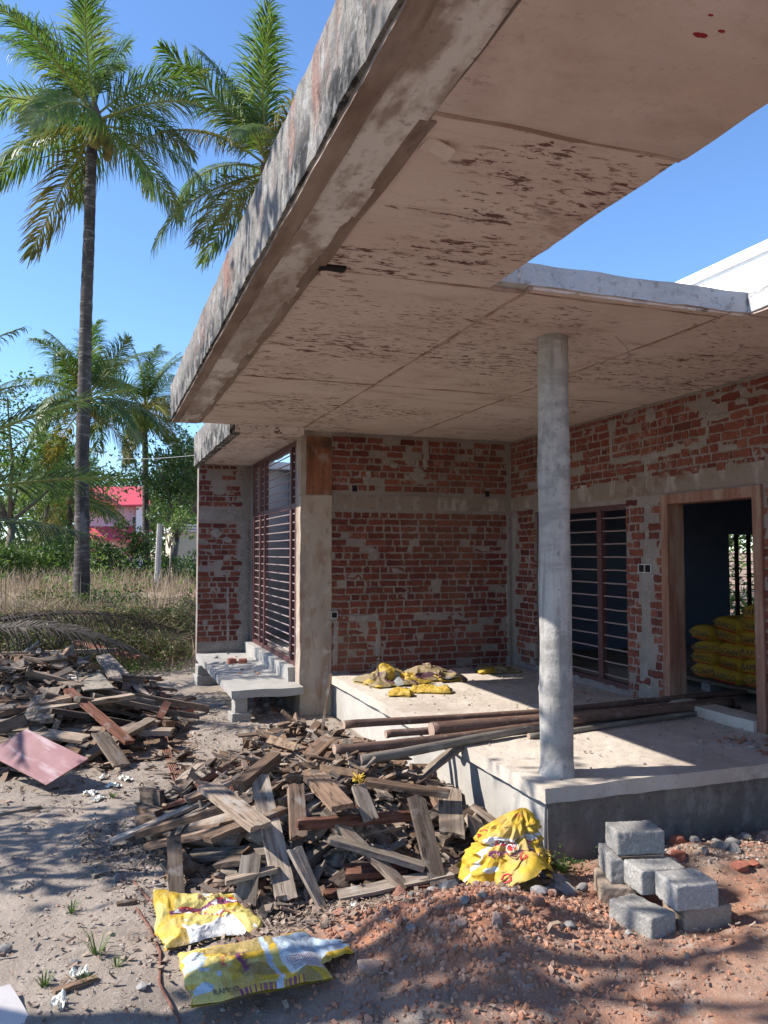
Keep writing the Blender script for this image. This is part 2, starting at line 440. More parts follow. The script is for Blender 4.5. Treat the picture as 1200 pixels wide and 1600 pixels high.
def brick_field(mb, origin, u, n, u0, u1, z0, z1, holes=(), skip=None, seed=1, mi=0, warm=None, missing=.02):
    """English bond; u runs along the wall, n is the outward normal; the courses stand a few mm proud of the mortar."""
    r = random.Random(seed)
    O, U, Nn = Vector(origin), Vector(u), Vector(n)
    row = 0
    z = z0
    while z < z1 - .02:
        zt = min(z + COURSE - JOINT, z1)
        hd = row % 2 == 0
        x = u0 - r.uniform(0, .1)
        while x < u1:
            bl = (HDR if (hd and r.random() < .8) else STR) * r.uniform(.9, 1.08)
            if r.random() < .06: bl *= .6
            a, b = max(x + JOINT * r.uniform(.3, 1.1), u0), min(x + bl, u1)
            x += bl + JOINT * .6
            if b - a < .025: continue
            segs = [(a, b)]
            for (h0, h1, hz0, hz1) in holes:
                if zt > hz0 and z < hz1:
                    ns = []
                    for (p, q) in segs:
                        if q <= h0 or p >= h1: ns.append((p, q))
                        else:
                            if h0 - p > .03: ns.append((p, h0))
                            if q - h1 > .03: ns.append((h1, q))
                    segs = ns
            for (p, q) in segs:
                cm, zm = (p + q) / 2, (z + zt) / 2
                if r.random() < missing or (skip and skip(cm, zm)): continue
                pr = r.uniform(-.001, .0105)
                j = lambda s=.0035: r.uniform(-s, s)
                c = [(p, z), (q, z), (q, zt), (p, zt)]
                mid = .006
                back = [O + U * (cu + j(.005)) + Vector((0, 0, cz + j(.0045))) - Nn * .02 for cu, cz in c]
                fr = []
                sag = r.uniform(-.004, .004)
                n_mid = 6 if q - p > .14 else 4
                # a front face with a few extra edge points, so no brick is a clean rectangle
                ring = []
                for t in np.linspace(0, 1, n_mid + 1): ring.append((p + (q - p) * t, z))
                ring.append((q, (z + zt) / 2))
                for t in np.linspace(1, 0, n_mid + 1): ring.append((p + (q - p) * t, zt))
                ring.append((p, (z + zt) / 2))
                fv = [O + U * (cu + j(.0068)) + Vector((0, 0, cz + j(.0055) + sag * (cu - p) / max(.01, q - p))) + Nn * (pr + j(.0015)) for cu, cz in ring]
                bv = [v - Nn * .03 for v in fv]
                k = len(ring)
                fs = [tuple(range(k))] + [(i, k + i, k + (i + 1) % k, (i + 1) % k) for i in range(k)]
                # orient so the front faces out
                e1, e2 = fv[1] - fv[0], fv[k // 2] - fv[0]
                if e1.cross(e2).dot(Nn) < 0: fs = [tuple(reversed(f)) for f in fs]
                m_ = mi
                if warm and warm(cm, zm, r): m_ = mi + 1
                mb.add(fv + bv, fs, m_)
        z += COURSE
        row += 1

def strip_patch(mb, origin, u, n, pts, wid, mi, proud=.009, seed=0):
    """an irregular ribbon of plaster over a conduit chase; pts are (u, z)"""
    O, U, Nn = Vector(origin), Vector(u), Vector(n)
    r = random.Random(seed)
    dense = []
    for (a, b) in zip(pts[:-1], pts[1:]):
        L = math.hypot(b[0] - a[0], b[1] - a[1]); k = max(2, int(L / .03))
        for i in range(k): dense.append((a[0] + (b[0]-a[0]) * i / k, a[1] + (b[1]-a[1]) * i / k))
    dense.append(pts[-1])
    cols = []
    for i, p in enumerate(dense):
        q0, q1 = dense[max(0, i-1)], dense[min(len(dense)-1, i+1)]
        d = Vector((q1[0]-q0[0], q1[1]-q0[1])).normalized(); pe = Vector((-d.y, d.x))
        row = []
        for t in (-1, -.55, 0, .55, 1):
            wv = wid * (1 + .55 * nn(i * .35, t * 3 + seed, seed)) * .5
            cu, cz = p[0] + pe.x * wv * t, p[1] + pe.y * wv * t
            h = proud * (1 - abs(t) ** 3) + .004 * nn(i * .8, t * 2, seed + 5) - (.012 if abs(t) == 1 else 0)
            row.append(O + U * cu + Vector((0, 0, cz)) + Nn * h)
        cols.append(row)
    vs = [v for row in cols for v in row]; fs = []
    for i in range(len(cols) - 1):
        for j in range(4): fs.append((i*5+j, (i+1)*5+j, (i+1)*5+j+1, i*5+j+1))
    mb.add(vs, fs, mi)

def blob_patch(mb, origin, u, n, c, ru, rz, mi, proud=.012, seed=0):
    O, U, Nn = Vector(origin), Vector(u), Vector(n)
    vs = [O + U * c[0] + Vector((0, 0, c[1])) + Nn * proud]; fs = []
    K, RG = 20, 3
    for g in range(1, RG + 1):
        for i in range(K):
            a = 2 * math.pi * i / K
            s = g / RG * (1 + .35 * nn(math.cos(a) * 1.5, math.sin(a) * 1.5, seed))
            h = proud * (1 - (g / RG) ** 2) + .004 * nn(i, g, seed) - (.012 if g == RG else 0)
            vs.append(O + U * (c[0] + ru * s * math.cos(a)) + Vector((0, 0, c[1] + rz * s * math.sin(a))) + Nn * h)
    for i in range(K): fs.append((0, 1 + i, 1 + (i + 1) % K))
    for g in range(RG - 1):
        for i in range(K):
            a, b = 1 + g*K + i, 1 + g*K + (i+1) % K
            fs.append((a, a + K, b + K, b))
    mb.add(vs, fs, mi)

WM = [mortar_mat, brick_mat, brick_warm, patch_mat]

# -- the wall facing the camera, behind the porch
mb = MB()
mb.gridbox(2.40, RW + .0, FW, FW + .2, -.2, CEIL + .012, .09, 0, amp=.004, nsc=5)
O = (0, FW, 0)
skipf = lambda a, z: (2.215 < z < 2.405) or (a < 2.47 and z < 1.05) or (z < .47 and a < 2.6) or (nn(a * 1.9, z * 2.6, 4) > (.62 if z > 2.4 else .97))
warmf = lambda a, z, r: (z > 2.4 and r.random() < .35 + .4 * nn(a, z, 2)) or (z < 1.0 and a < 3.0 and r.random() < .3) or r.random() < .02
brick_field(mb, O, (1, 0, 0), (0, -1, 0), 2.405, RW - .07, .0, 3.05, holes=[(2.635, 2.70, 2.42, 2.50), (4.28, 4.34, 2.40, 2.48), (2.40, 2.47, 1.03, 1.10)], skip=skipf, seed=3, mi=1, warm=warmf, missing=.004)
strip_patch(mb, O, (1,0,0), (0,-1,0), [(2.46, 1.02), (2.44, .3), (2.43, -.1)], .10, 3, seed=1)
strip_patch(mb, O, (1,0,0), (0,-1,0), [(2.46, 1.04), (2.70, 1.02), (2.93, 1.04)], .09, 3, seed=2)
strip_patch(mb, O, (1,0,0), (0,-1,0), [(2.94, 1.05), (2.95, .44)], .09, 3, seed=3)
strip_patch(mb, O, (1,0,0), (0,-1,0), [(3.53, 3.06), (3.52, 2.70)], .11, 3, seed=4)
blob_patch(mb, O, (1,0,0), (0,-1,0), (3.42, 2.66), .15, .12, 3, seed=5)
strip_patch(mb, O, (1,0,0), (0,-1,0), [(4.58, .42), (4.58, 2.2)], .07, 3, seed=6)
for k in range(9):
    blob_patch(mb, O, (1,0,0), (0,-1,0), (rnd.uniform(2.6, 4.4), rnd.uniform(2.50, 3.0)), rnd.uniform(.03, .08), rnd.uniform(.03, .06), 3, proud=.010, seed=20 + k)
far_wall = mb.obj('brick_wall', WM, house)
# lintel band of that wall
mb = MB(); mb.gridbox(2.47, RW - .06, FW - .008, FW + .01, 2.235, 2.385, .03, 0, amp=.006, nsc=9, seed=2)
mb.obj('lintel_band', band_mat, house)
# put-log holes, their shade put in as near-black blocks, and a socket box
mb = MB()
mb.box(2.64, 2.695, FW - .007, FW + .02, 2.425, 2.495); mb.box(4.285, 4.335, FW - .007, FW + .02, 2.405, 2.475)
hole_mat = material('hole_shade', (.012, .010, .009))  # near-black colour stands in for the shade inside openings
mb.obj('wall_hole_shade', hole_mat, house)
def socket_box(name, cx, cz, axis, s=.038):
    m = MB()
    if axis == 'x':                                   # on a wall facing -Y
        m.box(cx - s, cx + s, FW - .016, FW + .01, cz + s - .008, cz + s); m.box(cx - s, cx + s, FW - .016, FW + .01, cz - s, cz - s + .008)
        m.box(cx - s, cx - s + .008, FW - .016, FW + .01, cz - s + .008, cz + s - .008); m.box(cx + s - .008, cx + s, FW - .016, FW + .01, cz - s + .008, cz + s - .008)
        m.box(cx - s + .008, cx + s - .008, FW - .009, FW + .01, cz - s + .008, cz + s - .008, 1)
    else:
        w_ = s * 2.3
        m.box(RW - .018, RW + .01, cx - w_, cx + w_, cz + s - .008, cz + s); m.box(RW - .018, RW + .01, cx - w_, cx + w_, cz - s, cz - s + .008)
        for q in (-w_, -.004, w_ - .008): m.box(RW - .018, RW + .01, cx + q, cx + q + .008, cz - s + .008, cz + s - .008)
        m.box(RW - .010, RW + .01, cx - w_ + .008, cx + w_ - .008, cz - s + .008, cz + s - .008, 1)
    return m.obj(name, [box_grey, hole_mat], house)
box_grey = material('socket_box_grey', (.42, .42, .41), [layer(30, .5, .7, (.2, .19, .18), .7)])
socket_box('socket_box', 2.435, 1.065, 'x')
socket_box('socket_box', 6.0, 1.605, 'y', s=.04)

# -- pilaster at its left end
mb = MB()
mb.gridbox(2.05, 2.40, FW - .012, FW + .19, -.2, 2.37, .06, 0, amp=.010, nsc=4, seed=7, amp2=.004)
mb.gridbox(2.05, 2.40, FW - .004, FW + .19, 2.37, CEIL + .012, .06, 0, amp=.006, nsc=5, seed=9)
mb.obj('pilaster', pil_mat, house)
mb = MB(); mb.gridbox(2.115, 2.395, FW - .026, FW - .002, 2.38, 3.02, .05, 0, amp=.006, nsc=4, seed=4)
mb.obj('clay_board', orange_board, house)

# -- right wall with window and doorway
WY0, WY1, WZ0, WZ1 = 6.27, 7.95, .47, 2.205
DY0, DY1, DZ1 = 4.635, 5.76, 2.25
mb = MB()
def wallseg(y0, y1, z0, z1): mb.gridbox(RW, RW + .19, y0, y1, z0, z1, .1, 0, amp=.004, nsc=5)
wallseg(WY1, 13.2, -.2, CEIL + .012)
wallseg(WY0, WY1, -.2, WZ0); wallseg(WY0, WY1, WZ1, CEIL + .012)
wallseg(DY1, WY0, -.2, CEIL + .012)
wallseg(DY0, DY1, DZ1, CEIL + .012); wallseg(DY0, DY1, -.2, PF - .004)
wallseg(2.2, DY0, -.2, CEIL + .012)
OR = (RW, 0, 0)
hl = [(WY0, WY1, WZ0 - .02, WZ1), (DY0, DY1, 0, DZ1)]
skr = lambda a, z: (2.215 < z < 2.43) or (5.90 < a < 6.03 and z > .4 and z < 2.6) or (a > 8.35 and z < 2.2) or nn(a * 1.9, z * 2.6, 14) > .82 or (z < .6 and nn(a * 3, z * 3, 9) > .2)
brick_field(mb, OR, (0, 1, 0), (-1, 0, 0), 2.25, FW - .01, .42, 3.05, holes=hl, skip=skr, seed=5, mi=1,
            warm=lambda a, z, r: (z > 2.4 and r.random() < .8) or (a < 6.4 and r.random() < .55) or r.random() < .25, missing=.012)
strip_patch(mb, OR, (0,1,0), (-1,0,0), [(5.96, 2.60), (5.97, 1.65)], .11, 3, seed=11)
strip_patch(mb, OR, (0,1,0), (-1,0,0), [(5.98, 1.56), (6.05, .44)], .20, 3, seed=12)
strip_patch(mb, OR, (0,1,0), (-1,0,0), [(6.49, 2.62), (6.0, 2.615), (5.2, 2.64)], .10, 3, seed=13)
strip_patch(mb, OR, (0,1,0), (-1,0,0), [(6.49, 3.02), (6.49, 2.62)], .08, 3, seed=14)
strip_patch(mb, OR, (0,1,0), (-1,0,0), [(5.24, 2.66), (5.20, 3.06)], .20, 3, seed=15)
blob_patch(mb, OR, (0,1,0), (-1,0,0), (6.47, 2.98), .10, .09, 3, seed=16)
blob_patch(mb, OR, (0,1,0), (-1,0,0), (5.9, 2.98), .10, .09, 3, seed=17)
strip_patch(mb, OR, (0,1,0), (-1,0,0), [(8.42, .42), (8.42, 2.2)], .10, 3, seed=18)
strip_patch(mb, OR, (0,1,0), (-1,0,0), [(8.3, .45), (6.35, .43)], .09, 3, seed=19)
for k in range(7):
    blob_patch(mb, OR, (0,1,0), (-1,0,0), (rnd.uniform(4.0, 8.2), rnd.uniform(2.44, 3.02)), rnd.uniform(.06, .18), rnd.uniform(.03, .06), 3, proud=.010, seed=40 + k)
mb.obj('brick_wall', WM, house)
mb = MB(); mb.gridbox(RW - .008, RW + .01, 2.3, FW - .01, 2.26, 2.43, .04, 0, amp=.007, nsc=8, seed=3)
mb.obj('lintel_band', band_mat, house)

# -- return wall of the bay on the left, and the wall behind the bay
mb = MB()
mb.gridbox(1.31, 2.08, 11.5, 11.68, .05, CEIL - .05, .1, 0, amp=.004)
brick_field(mb, (0, 11.5, 0), (1, 0, 0), (0, -1, 0), 1.315, 1.93, .50, 2.98, skip=lambda a, z: (2.18 < z < 2.4) or a > 1.86 + .05 * nn(z * 4, 1) or nn(a * 2, z * 1.8, 31) > .8 or (z > 2.4 and nn(a * 3, z * 3, 7) > .3),
            seed=8, mi=1, warm=lambda a, z, r: r.random() < .06)
strip_patch(mb, (0,11.5,0), (1,0,0), (0,-1,0), [(1.95, .35), (1.96, 2.2)], .22, 3, seed=21)
strip_patch(mb, (0,11.5,0), (1,0,0), (0,-1,0), [(1.31, 2.28), (1.95, 2.28)], .20, 3, seed=22, proud=.006)
strip_patch(mb, (0,11.5,0), (1,0,0), (0,-1,0), [(1.31, .42), (1.95, .42)], .16, 3, seed=23)
strip_patch(mb, (0,11.5,0), (1,0,0), (0,-1,0), [(1.74, .5), (1.73, 1.25)], .06, 3, seed=24)
blob_patch(mb, (0,11.5,0), (1,0,0), (0,-1,0), (1.56, 2.02), .10, .09, 3, seed=25)
blob_patch(mb, (0,11.5,0), (1,0,0), (0,-1,0), (1.72, 1.92), .09, .07, 3, seed=26)
mb.obj('brick_wall', WM, house)
mb = MB()                                             # wall round the bay window
mb.gridbox(2.05, 2.24, FW + .19, 11.5, -.1, .49, .12, 0, amp=.004)
mb.gridbox(2.05, 2.24, 11.36, 11.5, .49, CEIL, .12, 0, amp=.003)
mb.gridbox(2.05, 2.24, FW + .19, 11.36, 3.0, CEIL + .01, .12, 0, amp=.002)
mb.gridbox(2.05, 2.24, 11.68, 13.4, -.2, CEIL + .01, .15, 0, amp=.004)
mb.gridbox(2.24, 9.9, 13.2, 13.4, -.2, CEIL + .01, .3, 0, amp=.004)
mb.obj('bay_wall', [mortar_mat], house)

# -- bay ledge, window sill and the lower roof above it
mb = MB(); mb.gridbox(1.30, 2.05, 8.28, 11.5, .255, .335, .07, 0, amp=.008, nsc=4, seed=5, amp2=.003)
mb.obj('ledge', concrete, house)
mb = MB(); mb.gridbox(1.97, 2.12, 8.68, 11.45, .335, .488, .06, 0, amp=.014, nsc=5, seed=6, amp2=.006)
mb.obj('window_sill', concrete, house)
mb = MB(); mb.gridbox(1.30, 2.05, FW + .19, 11.7, 3.0, 3.10, .07, 0, amp=.006, nsc=4, seed=5)
mb.gridbox(1.32, 2.05, 8.32, FW + .19, 3.01, 3.09, .07, 0, amp=.006, nsc=4, seed=5)
mb.obj('bay_roof', soffit_mat, house)
mb = MB(); mb.gridbox(1.26, 1.36, 8.34, 11.72, 2.985, 3.42, .06, 0, amp=.010, nsc=5, seed=2, amp2=.005)
mb.obj('bay_fascia', fascia_mat, house)

# -- bay window
def grille(name, post_list, bars, fixed, axis_x, parent, z0, z1, y0, y1, transom=None, depth=.05):
    f = MB()
    for (yy, wd) in post_list: f.box(axis_x - depth/2, axis_x + depth/2, yy - wd/2, yy + wd/2, z0, z1)
    ys = sorted([(p - q/2, p + q/2) for p, q in post_list])
    gaps = [(a[1], b[0]) for a, b in zip(ys[:-1], ys[1:])]
    for (a, b) in gaps:
        f.box(axis_x - depth/2 + .002, axis_x + depth/2 - .002, a, b, z0, z0 + .045); f.box(axis_x - depth/2 + .002, axis_x + depth/2 - .002, a, b, z1 - .05, z1)
        if transom: f.box(axis_x - depth/2 + .002, axis_x + depth/2 - .002, a, b, transom - .03, transom + .03)
    fo = f.obj(name, dark_metal, parent)
    g = MB()
    for (a, b) in gaps:
        for z in bars:
            if transom and abs(z - transom) < .05: continue
            g.tube([(axis_x, a, z), (axis_x, (a+b)/2, z + rnd.uniform(-.003, .003)), (axis_x, b, z)], .0075, 6)
    go = g.obj('grille_bars', bar_metal)
    go.parent = fo
    return fo
grille('bay_window_frame', [(8.72, .07), (8.98, .075), (10.52, .075), (10.83, .06), (11.32, .08)], [.61 + .0985 * i for i in range(24)], None, 2.08, house, .49, 3.0, 8.68, 11.36, transom=2.27)
grille('window_frame', [(WY0 + .03, .05), (6.76, .075), (7.42, .075), (WY1 - .03, .05)], [.56 + .127 * i for i in range(13)], None, RW + .06, house, WZ0, WZ1, WY0, WY1)

# -- doorway
mb = MB()
mb.gridbox(RW - .022, RW + .15, DY1 - .085, DY1 + .0, PF - .02, DZ1 - .085, .08, 0, amp=.003)
mb.gridbox(RW - .022, RW + .15, DY0 + .0, DY0 + .085, PF - .02, DZ1 - .085, .08, 0, amp=.003)
mb.gridbox(RW - .024, RW + .152, DY0 - .0, DY1 + .0, DZ1 - .085, DZ1 + .0, .08, 0, amp=.003)
mb.obj('door_frame', door_wood, house)
mb = MB(); mb.gridbox(RW - .05, RW + .17, DY0 + .09, DY1 - .09, PF - .01, .50, .06, 0, amp=.006, nsc=5)
mb.obj('door_sill', floor_mat, house)

# -- porch plinth and floor
mb = MB(); mb.gridbox(2.435, RW + .15, 4.10, FW - .01, -.3, .335, .08, 0, amp=.007, nsc=3, seed=1, amp2=.003)
mb.obj('plinth', plinth_mat, house)
mb = MB(); mb.gridbox(2.452, RW + .148, 4.085, 4.099, -.25, .333, .05, 0, amp=.006, nsc=4, seed=6, amp2=.003)  # separate darker skin over the plinth's front face
mb.obj('plinth_render', dark_render_mat, house)
mb = MB(); mb.gridbox(2.385, RW - .002, 4.005, FW - .004, .335, PF, .06, 0, amp=.006, nsc=4, seed=3, amp2=.004)
mb.obj('porch_floor', floor_mat, house)

# -- column
mb = MB()
prof = []
z = PF - .02
while z < CEIL + .03:
    r_ = .1 + .0015 * math.sin(z * 9) + (.014 * math.exp(-((z - PF) / .03) ** 2))
    for zj in (.93, 1.62, 2.32, 2.9):
        r_ += .004 * math.exp(-((z - zj) / .014) ** 2) - (.002 if z > zj else 0)
    prof.append((z, r_)); z += .022
K = 40
vs = []
for (z, r_) in prof:
    for i in range(K):
        a = 2 * math.pi * i / K
        rr = r_ + .0035 * nn(math.cos(a) * 2, math.sin(a) * 2, z * 3) + (.012 * nn(math.cos(a) * 4, math.sin(a) * 4, 9) if z < PF + .05 else 0)
        vs.append((2.615 + rr * math.cos(a), 4.25 + rr * math.sin(a), z))
fs = [(i*K + j, i*K + (j+1) % K, (i+1)*K + (j+1) % K, (i+1)*K + j) for i in range(len(prof)-1) for j in range(K)]
mb.add(vs, fs)
mb.obj('column', column_mat, house, smooth=True)

# -- roof slab: body, soffit boards, edge beam and upstand
SL0 = -2.2
mb = MB()
def slab(x0, x1, y0, y1, sd): mb.gridbox(x0, x1, y0, y1, CEIL + .012, 3.205, .09, 0, amp=.010, nsc=5, seed=sd, amp2=.006)
slab(.80, 1.84, SL0, 3.48, 1); slab(.80, 4.70, 3.485, 8.30, 2); slab(3.40, 4.70, SL0, 3.48, 3)
slab(2.02, 2.42, 8.302, 13.3, 4); slab(2.42, 2.97, 8.302, 9.3, 6); slab(2.42, 2.97, 12.7, 13.3, 7); slab(2.97, 4.70, 8.302, 13.3, 8); slab(4.702, 9.95, SL0 + 2, 13.3, 5)  # unseen gap left over the bay room to light its inner wall
mb.obj('roof_slab', roof_edge_mat, house)
mb = MB(); mbp = MB()
g = .009
xs = [(.925, 2.03), (2.03, 3.28), (3.28, RW)]
def board(x0, x1, y0, y1, sd, m=None):
    zo = .004 * nn(sd * 3.3, 1.7)
    (m or mb).gridbox(x0 + g, x1 - g, y0 + g, y1 - g, CEIL - .004 + zo, CEIL + .013, .075, 0, amp=.005, nsc=4, seed=sd, amp2=.002)
board(.925, 1.852, -2.2, 2.16, 1, mbp); board(.925, 1.832, 2.16, 3.56, 2)
for i, (a, b) in enumerate(xs):
    for j, (c, d) in enumerate([(3.49 if a > 1 else 3.56, 5.95), (5.95, 8.30 if a < 2 else FW - .01)]):
        if i == 2 or True: board(a, b, c, d, 5 + i * 3 + j)
board(3.40, RW, SL0 + 3, 3.48, 15, mbp)
mb.obj('soffit', soffit_mat, house)
mbp.obj('soffit', soffit_plain, house)
spot_mat = material('red_paint_spot', (.25, .02, .03))
for (cx, cy, sx, sy, sd) in ((1.43, 1.60, .035, .014, 1), (1.47, 1.57, .016, .008, 2), (1.40, 1.53, .012, .006, 3)):
    mb = MB()
    blob_patch(mb, (0, 0, CEIL - .0045), (1, 0, 0), (0, 0, -1), (cx, 0), sx, 0, 0, proud=.003, seed=sd)
    k0 = len(mb.v) - 61
    for q in range(61):
        a_ = mb.v[k0 + q]; ang_ = 0 if q == 0 else 2 * math.pi * ((q - 1) % 20) / 20; g_ = 0 if q == 0 else ((q - 1) // 20 + 1) / 3
        mb.v[k0 + q] = (a_[0], cy + sy * g_ * math.sin(ang_) * (1 + .4 * nn(q * .7, sd)), a_[2])
    mb.obj('red_paint_spot', spot_mat, house)
mb = MB(); mb.gridbox(.935, 1.06, 3.50, 3.56, CEIL - .016, CEIL - .002, .02, 0, amp=.010, nsc=14)
mb.obj('notch_shade', hole_mat, house)  # near-black strip in place of the shade in a soffit notch
mb = MB()
for y in (2.16, 3.56, 5.95):
    mb.gridbox(.93, 1.84 if y < 3.5 else RW - .02, y - .010, y + .010, CEIL - .006, CEIL + .012, .05, 0, amp=.008, nsc=5, seed=y)
for x, y0 in ((2.03, 3.5), (3.28, 3.5)):
    mb.gridbox(x - .011, x + .011, y0, 8.3, CEIL - .006, CEIL + .012, .05, 0, amp=.008, nsc=4, seed=x)
mb.obj('soffit_seam', seam_mat, house)
mb = MB(); mb.gridbox(.745, .925, SL0, 8.30, CEIL - .012, CEIL + .02, .06, 0, amp=.007, nsc=4, seed=2, amp2=.002)
mb.obj('edge_beam', beam_mat, house)
mb = MB(); mb.gridbox(.672, .745, SL0, 8.305, CEIL - .016, CEIL + .02, .06, 0, amp=.004, nsc=4, seed=8, amp2=.002)
mb.gridbox(.90, .955, 2.2, 8.28, CEIL - .014, CEIL + .01, .05, 0, amp=.009, nsc=3, seed=12)
mb.obj('beam_edge', edge_board_mat, house)
mb = MB(); mb.gridbox(.655, .80, SL0, 8.31, CEIL + .003, 3.44, .04, 0, amp=.006, nsc=4, seed=5, amp2=.006)
mb.obj('fascia', fascia_mat, house)
# white parapet on the roof behind
mb = MB(); mb.gridbox(4.72, 4.90, .5, 9.5, 3.205, 4.02, .12, 0, amp=.003); mb.gridbox(4.69, 4.93, .48, 9.52, 4.022, 4.10, .12, 0, amp=.003)
mb.obj('parapet', white_paint, house)
# a split of plywood still stuck under the slab, and two frayed ties
mb = MB()
mb.gridbox(.965, 1.06, 2.30, 2.37, CEIL - .012, CEIL - .004, .03, 0, amp=.008, nsc=9)
mb.v = [(x, y, z - .022 * max(0, (x - 1.0)) / .06) for x, y, z in mb.v]
o = mb.obj('peeling_patch', soffit_mat, house)
mb = MB()
mb.tube([(1.93, 3.46, 3.21), (1.95, 3.455, 3.15), (1.94, 3.46, 3.10), (1.97, 3.45, 3.05)], .0022, 5)
mb.tube([(2.95, 4.1, 3.09), (3.02, 4.06, 3.0), (3.0, 4.0, 2.93), (2.93, 3.98, 2.9)], .0022, 5)
mb.obj('tie_wire', bar_metal, house)

# -- rooms behind
mb = MB()
mb.box(4.822, 9.6, 2.4, 13.2, .30, PF - .003)
mb.box(2.242, 4.628, FW + .202, 13.2, .30, PF - .003)
mb.obj('room_floor', floor_mat, house)
mb = MB()
mb.box(2.95, 3.05, FW + .202, 13.195, PF - .002, CEIL + .01)
mb.box(2.245, 2.948, 13.05, 13.195, PF - .002, CEIL + .01)
mb.obj('inner_wall', in_wall, house)
mb = MB()                                             # far wall of the front room, with a window in it
WX0, WX1 = 8.82, 10.4
mb.box(4.822, WX0, 9.5, 9.68, PF - .002, CEIL + .011); mb.box(WX0, WX1, 9.5, 9.68, 2.02, CEIL + .011); mb.box(WX0, WX1, 9.5, 9.68, PF - .002, .7)
mb.box(WX1, 10.6, 9.5, 9.68, PF - .002, CEIL + .011)
mb.box(4.822, 10.6, 2.2, 2.38, -.2, CEIL + .011); mb.box(10.6, 10.78, 2.2, 9.68, -.2, CEIL + .011)
mb.box(9.6, 10.6, 2.38, 9.5, .30, PF - .002); mb.box(9.955, 10.8, 2.2, 9.7, CEIL + .012, 3.2)
mb.obj('inner_wall', in_dark, house)
f = MB()
for xx in (WX0 + .02, 9.03, 9.26, 9.5, 9.9, WX1 - .02): f.box(xx - .02, xx + .02, 9.55, 9.60, .7, 2.02)
for k in range(11): f.box(WX0, WX1, 9.57, 9.58, .8 + k * .115, .812 + k * .115)
f.obj('window_frame', dark_metal, house)

# ------------------------------------------------------------------ poles lying across the porch into the doorway
def pole(pts, r0, r1, mat, label):
    pts = [Vector(p) for p in pts]
    o0 = pts[0].copy()
    dense, rad = [], []
    n = 40
    L = (pts[-1] - pts[0]).length
    for i in range(n + 1):
        t = i / n * (len(pts) - 1)
        k = min(int(t), len(pts) - 2); q = t - k
        p = pts[k].lerp(pts[k + 1], q)
        s = i / n
        p = p + Vector((0, .008 * math.sin(s * 5 + r0 * 300), .004 * math.sin(s * 7 + r0 * 500))) * (1 if 0 < i < n else .3)
        dense.append(p - o0)
        rad.append((r0 + (r1 - r0) * s) * (1 + .08 * nn(s * 16, r0 * 900)) * (1.06 if i == 0 else 1))
    d = (pts[-1] - pts[0])
    rot = Vector((1, 0, 0)).rotation_difference(d)
    inv = rot.inverted()
    mb = MB(); mb.tube([inv @ p for p in dense], rad, 12)
    o = mb.obj('wooden_pole', mat, smooth=True)
    o.location = o0; o.rotation_mode = 'QUATERNION'; o.rotation_quaternion = rot
    end = MB(); rr = rad[0] * .93
    end.add([(-.004, rr * math.cos(a * .52) , rr * math.sin(a * .52)) for a in range(12)], [tuple(range(11, -1, -1))])
    end.obj('cut_end', pole_end, o)
    return tag(o, label, 'pole', 'wooden poles across the porch')
pole_end = material('sawn_pole_end', (.36, .26, .20), [layer(60, .45, .65, (.25, .16, .115), .8)])
pole([(1.65, 5.47, .535), (3.27, 5.58, .50), (5.50, 5.72, .50)], .029, .026, pole_mat, 'long dark pole lying farthest back on the porch, its left end overhanging the edge')
pole([(2.22, 5.24, .505), (3.14, 5.35, .49), (5.01, 5.40, .485)], .052, .046, pole_mat, 'thickest bark covered pole with a pale sawn left end, stopping short of the others')
pole([(1.45, 5.02, .485), (2.31, 5.09, .475), (4.84, 5.57, .46)], .033, .028, pole_mat, 'reddish brown pole reaching farthest left over the timber heap')
pole([(1.58, 4.89, .44), (2.89, 5.19, .462), (4.15, 5.50, .455)], .034, .028, pole_grey, 'grey weathered pole lying lowest and nearest the camera under the other poles')
pole([(1.93, 5.38, .465), (2.62, 5.42, .462), (4.5, 5.53, .462)], .028, .026, pole_mat, 'thin short pole half hidden behind the thickest pole')
pole([(2.9, 5.08, .446), (4.2, 5.27, .446), (5.1, 5.42, .446)], .02, .018, pole_grey, 'slim grey stick lying on the porch floor in front of the poles')

# ------------------------------------------------------------------ concrete blocks
def block(x, y, z, rot, dims, label, mat=block_mat, tilt=(0, 0), seed=0, sink=0):
    mb = MB(); a, b, c = dims
    mb.gridbox(-a/2, a/2, -b/2, b/2, 0, c, .009, 0, amp=.0026, nsc=11, seed=seed, rnd_r=.004 + .002 * (seed % 3), amp2=.0034)
    o = mb.obj('concrete_block', mat, smooth=True)
    o.location = (x, y, z - sink); o.rotation_euler = (R(tilt[0]), R(tilt[1]), R(rot))
    return tag(o, label, 'block', 'solid concrete blocks')
gz = lambda x, y: ground_h(x, y)
b0 = .0
block(2.665, 3.13, .012, -6, (.25, .19, .115), 'earth stained grey block half sunk at the bottom right of the block stack', block_brown, seed=1)
block(2.385, 3.165, .006, 102, (.25, .165, .115), 'grey block lying loose at the front left foot of the block stack', tilt=(3, 0), seed=2)
block(2.475, 3.49, .0, 62, (.24, .18, .115), 'brownish lichen stained block at the back bottom of the block stack', block_brown, seed=3)
block(2.60, 3.115, .127, -8, (.215, .18, .115), 'grey block in the second layer of the stack, nearest the camera', seed=4)
block(2.575, 3.315, .122, -6, (.24, .17, .115), 'grey block in the second layer of the stack, just behind the nearest one', seed=5)
block(2.52, 3.50, .117, 70, (.23, .17, .12), 'pale block in the second layer, directly under the topmost block', seed=6)
block(2.578, 3.465, .25, -14, (.245, .165, .115), 'topmost grey block on the block stack', seed=7)
mb = MB(); mb.gridbox(-.11, .11, -.07, .07, 0, .010, .03, 0, amp=.003)
